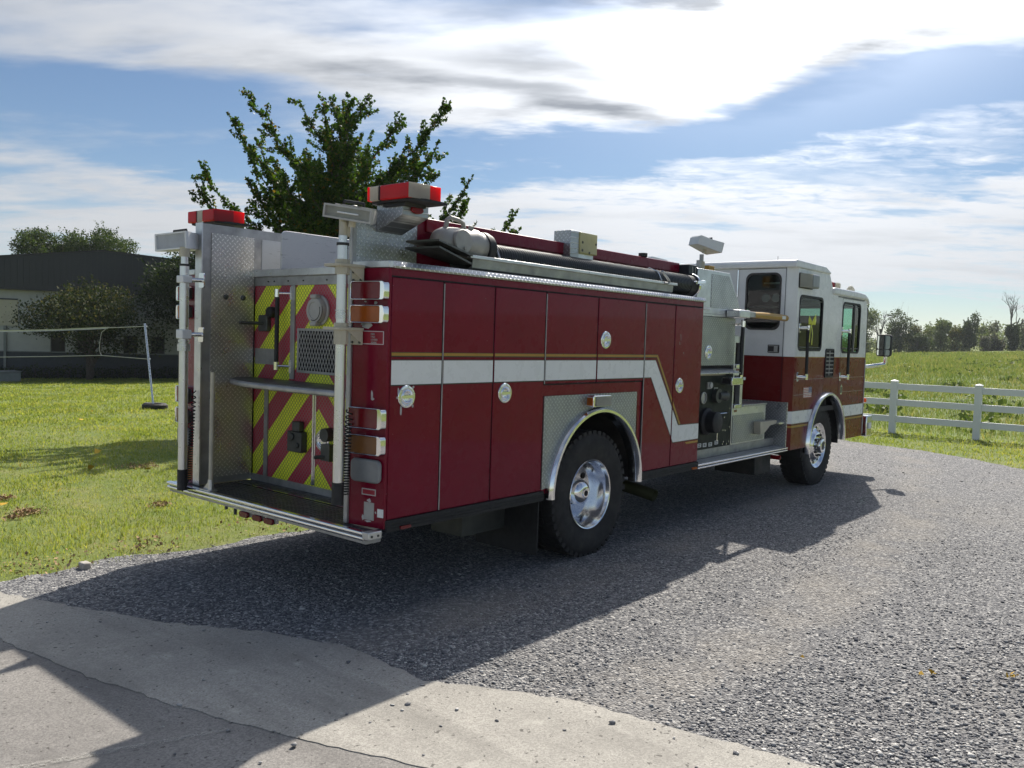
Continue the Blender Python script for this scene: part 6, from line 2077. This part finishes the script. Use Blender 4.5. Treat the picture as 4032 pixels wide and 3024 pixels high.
def crown_points(lumps, n, rg, shell=.55):
    """points through lumps (x, y, z, rx, ry, rz), thicker near their surface"""
    vol = np.array([l[3] * l[4] * l[5] for l in lumps]) ** .75
    pick = rg.choice(len(lumps), n, p=vol / vol.sum())
    Lm = np.array(lumps)[pick]
    d = rg.normal(0, 1, (n, 3)); d /= np.linalg.norm(d, axis=1, keepdims=True)
    r = (shell + (1 - shell) * rg.random(n) ** .6) * (1 + .18 * rg.normal(0, 1, n).clip(-1.5, 1.5))
    return Lm[:, :3] + d * Lm[:, 3:6] * r[:, None]


def bushy(name, label, cat, base, height, width, mat, seed, n=2600, leaf=(.12, .26), lump=9, trunk=.1, low=.12, depth=None, bark='bark', group=None, twigs=0, stems=1, sprig=0, dome=False):
    base = Vector(base)
    root = thing(name, label, cat, tuple(base), group)
    rg = np.random.default_rng(seed)
    rp_ = random.Random(seed)
    depth = depth or width
    lumps = []
    for k in range(lump):
        a = rg.uniform(0, 6.28)
        rr = rg.random() ** .6 * .62
        z = rg.uniform(low + .12, .86)
        taper = math.sin(math.pi * min(1, .22 + z * .74)) ** .7
        if dome:
            z = .50 + .36 * rg.random()
            taper = 1.25 * math.sqrt(max(.05, 1 - ((z - .45) / .52) ** 2))
        s_ = rg.uniform(.22, .38)
        lumps.append((base.x + math.cos(a) * rr * width / 2 * taper * 1.15, base.y + math.sin(a) * rr * depth / 2 * taper * 1.15, base.z + z * height, s_ * width * .72, s_ * depth * .72, s_ * height * .62))
    b = MB()
    for q in range(stems):
        off = Vector((rg.normal(0, .06), rg.normal(0, .06), 0)) * (width if stems > 1 else .2)
        top_ = base + Vector((off.x * 2.2, off.y * 2.2, height * .6))
        limb(b, base - Vector((0, 0, .15)) + off * .3, top_, trunk, trunk * .35, 0.0, 6, seed + q)
        for l in lumps[q::stems]:
            limb(b, base + off * .8 + Vector((0, 0, height * rp_.uniform(.18, .42))), l[:3], trunk * .4, trunk * .12, .05, 5, seed + 7 * q + int(l[0] * 10))
    for q in range(twigs):
        l = lumps[q % lump]
        e = Vector(l[:3]) + Vector((rg.normal(0, .10) * width, rg.normal(0, .10) * width, height * rg.uniform(.25, .5)))
        pts_ = limb(b, l[:3], e, trunk * .16, trunk * .04, -.03, 5, seed + q)
        for j in (2, 3, 4):
            e2 = pts_[j] + Vector((rg.normal(0, .08) * width, rg.normal(0, .08) * width, height * rg.uniform(.04, .16)))
            b.tube([pts_[j], pts_[j].lerp(e2, .5), e2], [trunk * .07, trunk * .05, trunk * .03], 4, caps=False)
    b.build('trunk', bark, root)
    P = crown_points(lumps, n, rg)
    if sprig:
        ex = []
        for q in range(sprig):
            l = lumps[rg.integers(lump)]
            d = rg.normal(0, 1, 3); d[2] = abs(d[2]) + .5; d /= np.linalg.norm(d)
            p0 = np.array(l[:3]) + d * np.array(l[3:6])
            tt = rg.random((26, 1))
            ex.append(p0 + d * tt * height * .13 + rg.normal(0, .012 * height, (26, 3)))
        P = np.concatenate([P] + ex)
    P[:, 2] = np.maximum(P[:, 2], base.z + .03)
    V, T = leaf_mesh(P, rg.uniform(leaf[0], leaf[1], len(P)), .8)
    o = fast_mesh('crown', V, T, mat)
    adopt(o, root)
    return root


def at(u, w_):
    q = P0 + bd * u - bn_ * w_
    return (q.x, q.y, float(tz(q.x, q.y)))


q = at(4.95, -3.4)
bushy('crape_myrtle', 'round dark green bush-like tree on branching stems before the building', 'tree', q, 4.9, 7.8, 'myrtle_leaf', 21, 19000, (.09, .17), 16, .10, .26, bark='bark', stems=6, sprig=22)
q = at(1.3, 16.0)
oak = thing('oak_tree', 'broad green tree whose rounded top shows above the flat roof', 'tree', q)
rg = np.random.default_rng(33)
lum = []
for k in range(34):
    s_ = rg.uniform(-3.4, 3.4)
    top_ = 8.75 - .095 * (abs(s_) ** 1.75) - (.55 if abs(s_ + .3) < .35 else 0)
    d_ = rg.uniform(-2.2, 2.2)
    lum.append((q[0] + .642 * s_ + .767 * d_, q[1] - .767 * s_ + .642 * d_, top_ - rg.uniform(.3, 2.6), rg.uniform(.7, 1.1), rg.uniform(.7, 1.1), rg.uniform(.55, .8)))
b = MB()
limb(b, Vector(q) - Vector((0, 0, .2)), Vector(q) + Vector((.2, .1, 6.0)), .26, .10, 0, 6, 1)
for l in lum:
    limb(b, Vector(q) + Vector((0, 0, rg.uniform(2.6, 4.6))), l[:3], .08, .02, .05, 5, int(l[0] * 100))
b.build('trunk', 'bark', oak)
P = crown_points(lum, 30000, rg, .5)
ex = []
for k in range(60):
    l = lum[rg.integers(len(lum))]
    d = rg.normal(0, .5, 3); d[2] = 1.0; d /= np.linalg.norm(d)
    ex.append(np.array(l[:3]) + d * np.array(l[3:6]) + d * rg.random((14, 1)) * .45 + rg.normal(0, .06, (14, 3)))
P = np.concatenate([P] + ex)
V, T = leaf_mesh(P, rg.uniform(.09, .17, len(P)), .8)
o = fast_mesh('crown', V, T, 'oak_leaf')
adopt(o, oak)
q = at(10.4, -2.2)
bushy('dark_tree', 'dark leafy tree against the building just left of the truck', 'tree', q, 7.2, 6.6, 'shade_leaf', 45, 24000, (.10, .19), 13, .14, .10, sprig=24)
q = at(12.6, -.5)
bushy('dark_tree', 'tall dark tree partly hidden by the back of the truck', 'tree', q, 7.0, 5.4, 'shade_leaf', 46, 14000, (.12, .2), 12, .14, .08)
q = at(-2.6, 14.8)
bushy('oak_tree', 'small treetop at the far left edge above the roof', 'tree', q, 6.75, 3.2, 'oak_leaf', 37, 3500, (.12, .2), 8, .15, .4)
hd = thing('hedge', 'low dark clipped hedge along the foot of the building', 'hedge', at(4, -1.2))
b = MB()
P = []
rg = np.random.default_rng(9)
for u in np.arange(-9, 16, .55):
    x, y, z = at(u, -1.1 + rg.normal(0, .08))
    h_ = rg.uniform(.62, .86)
    P.append(crown_points([(x, y, z + h_ * .45, .45, .5, h_ * .5)], 210, rg))
    b.cyl((x, y, z - .1), (x, y, z + h_ * .6), .03, .015, n=5)
b.build('stem', 'bark', hd)
P = np.concatenate(P)
V, T = leaf_mesh(P, rg.uniform(.06, .13, len(P)), .8)
o = fast_mesh('foliage', V, T, 'shade_leaf')
adopt(o, hd)

# hedgerow across the field: every tree one can tell apart
D0 = 145.0


def far_at(px_, depth=D0):
    """a point of the field at this bearing: px_ is metres sideways at that distance"""
    c, s_ = math.cos(_yaw), math.sin(_yaw)
    x, y = depth * c + px_ * s_, depth * s_ - px_ * c
    return (x, y, float(tz(x, y)))
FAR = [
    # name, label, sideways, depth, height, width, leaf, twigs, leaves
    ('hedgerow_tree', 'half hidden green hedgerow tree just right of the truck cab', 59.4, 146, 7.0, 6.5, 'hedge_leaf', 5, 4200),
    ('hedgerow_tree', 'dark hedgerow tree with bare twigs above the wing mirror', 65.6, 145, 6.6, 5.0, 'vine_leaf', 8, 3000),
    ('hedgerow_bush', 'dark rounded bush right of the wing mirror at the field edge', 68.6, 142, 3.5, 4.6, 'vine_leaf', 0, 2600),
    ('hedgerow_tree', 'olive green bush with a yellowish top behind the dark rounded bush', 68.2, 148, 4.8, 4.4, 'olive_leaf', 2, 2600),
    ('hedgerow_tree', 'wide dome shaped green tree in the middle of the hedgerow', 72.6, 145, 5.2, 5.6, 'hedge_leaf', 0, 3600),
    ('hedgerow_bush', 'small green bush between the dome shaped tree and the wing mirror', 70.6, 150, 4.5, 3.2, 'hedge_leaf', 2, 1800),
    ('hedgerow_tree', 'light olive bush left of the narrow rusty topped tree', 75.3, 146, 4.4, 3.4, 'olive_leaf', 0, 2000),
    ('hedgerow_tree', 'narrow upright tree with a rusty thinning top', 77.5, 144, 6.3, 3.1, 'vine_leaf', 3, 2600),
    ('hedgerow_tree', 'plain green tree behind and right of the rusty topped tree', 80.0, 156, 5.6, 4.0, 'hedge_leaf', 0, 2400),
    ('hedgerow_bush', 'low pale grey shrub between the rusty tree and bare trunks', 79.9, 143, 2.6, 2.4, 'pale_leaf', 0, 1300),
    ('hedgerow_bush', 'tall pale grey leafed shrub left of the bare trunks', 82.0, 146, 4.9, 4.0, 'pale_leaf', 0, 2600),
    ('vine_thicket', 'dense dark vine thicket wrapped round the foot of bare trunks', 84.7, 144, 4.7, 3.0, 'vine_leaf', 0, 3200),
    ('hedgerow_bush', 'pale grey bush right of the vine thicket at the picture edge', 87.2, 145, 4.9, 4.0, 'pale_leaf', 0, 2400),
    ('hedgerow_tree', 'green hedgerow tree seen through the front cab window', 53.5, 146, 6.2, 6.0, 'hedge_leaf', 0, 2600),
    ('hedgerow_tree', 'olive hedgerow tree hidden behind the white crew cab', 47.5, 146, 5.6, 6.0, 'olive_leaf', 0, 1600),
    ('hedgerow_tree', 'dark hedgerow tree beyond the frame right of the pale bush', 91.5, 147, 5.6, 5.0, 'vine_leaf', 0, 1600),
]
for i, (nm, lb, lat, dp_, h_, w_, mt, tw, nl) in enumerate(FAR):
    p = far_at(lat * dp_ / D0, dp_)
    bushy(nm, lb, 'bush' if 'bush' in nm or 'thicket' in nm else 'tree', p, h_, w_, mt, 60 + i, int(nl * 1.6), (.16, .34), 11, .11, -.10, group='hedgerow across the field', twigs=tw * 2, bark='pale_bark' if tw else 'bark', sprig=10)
# tangled growth filling the foot of the hedgerow
rg = np.random.default_rng(5)
lum = []
for lat in np.arange(36, 100, .8):
    x, y, z = far_at(lat + rg.normal(0, .4), 146 + rg.normal(0, 1.2))
    h_ = rg.uniform(1.6, 3.6)
    lum.append((x, y, z + h_ * .42, 1.1, 1.1, h_ * .55))
P = crown_points(lum, 15000, rg)
V, T = leaf_mesh(P, rg.uniform(.16, .36, len(P)), .8)
o = fast_mesh('undergrowth', V, T, 'hedge_leaf')
o['kind'] = 'stuff'


def bare_tree(label, lat, dp_, h_, seed, spread):
    p = Vector(far_at(lat * dp_ / D0, dp_))
    root = thing('bare_tree', label, 'tree', tuple(p), 'leafless trees in the hedgerow')
    rg_ = random.Random(seed)
    b = MB()

    def grow(p0, d, l, r, lev):
        p1 = p0 + d * l
        pts = limb(b, p0, p1, r, r * .62, -.03, 5, rg_.randrange(9999))
        if lev == 0:
            return
        for k in range(3 if lev > 1 else 4):
            t_ = rg_.uniform(.5, 1.0)
            q = pts[min(5, int(t_ * 5))]
            nd = (d + Vector((rg_.gauss(0, .42), rg_.gauss(0, .42), rg_.uniform(.0, .25)))).normalized()
            grow(q, nd, l * rg_.uniform(.42, .7), r * .5, lev - 1)
    for k in range(2):
        d = Vector((rg_.gauss(0, .5) * spread, rg_.gauss(0, .5) * spread, 1)).normalized()
        grow(p - Vector((0, 0, .2)), d, h_ * .55, .16 - .04 * k, 4)
    b.build('trunk', 'pale_bark', root)
    return root


bare_tree('tall leafless tree with forked trunks rising above the vine thicket', 84.6, 144.5, 10.6, 4, .22)
bare_tree('leafless twiggy tree standing over the hedgerow beside the cab', 62.5, 147, 7.8, 12, .3)
bare_tree('thin leafless tree at the right edge of the picture', 88.3, 147, 8.4, 15, .25)
# wooded hill far behind the hedgerow
hx, hy, hz = far_at(232 * 1.0, 400)
P, C = [], []
rg = np.random.default_rng(77)
lum = []
for q in range(230):
    lat = rg.uniform(120, 330)
    dp_ = rg.uniform(360, 420)
    x, y, z = far_at(lat, dp_)
    prof_ = 13.5 * math.exp(-((lat - 238) / 30.0) ** 2) + 4.0 * math.exp(-((lat - 205) / 35.0) ** 2) + 1.5
    lum.append((x, y, z + prof_ * rg.uniform(.2, .92), rg.uniform(3, 5), rg.uniform(3, 5), rg.uniform(2.2, 3.6)))
    lum.append((x, y, z + prof_ * rg.uniform(.0, .5), 5, 5, 3.4))
P = crown_points(lum, 26000, rg, .6)
V, T = leaf_mesh(P, rg.uniform(.8, 1.7, len(P)), .8)
o = fast_mesh('far_wood', V, T, 'hedge_leaf')
o['kind'] = 'stuff'

wr = thing('white_rock', 'pale block of stone at the grass edge beside the asphalt', 'rock', (2.72, 6.28, 0.0))
b = MB()
b.box(2.69, 2.755, 6.235, 6.32, -.01, .05)
b.build('stone', 'brown_stone', wr, bevel=.012)

# ------------------------------------------------------------------ thin summer haze
m = bpy.data.materials.new('haze_air')
m.use_nodes = True
t = NT(m.node_tree)
pv = t.n('ShaderNodeVolumePrincipled')
pv.inputs['Color'].default_value = (0.86, 0.92, 1.0, 1.0)
pv.inputs['Density'].default_value = 0.00022
pv.inputs['Anisotropy'].default_value = 0.3
t.link(pv.outputs[0], t.n('ShaderNodeOutputMaterial').inputs['Volume'])
MATS['haze_air'] = m
hz = MB().box(-95, 1500, -900, 900, float(GZ.min()) - 1.0, max(float(GZ.max()) + 1.0, 26.0)).build('haze', 'haze_air', None, smooth=False)
hz['kind'] = 'stuff'
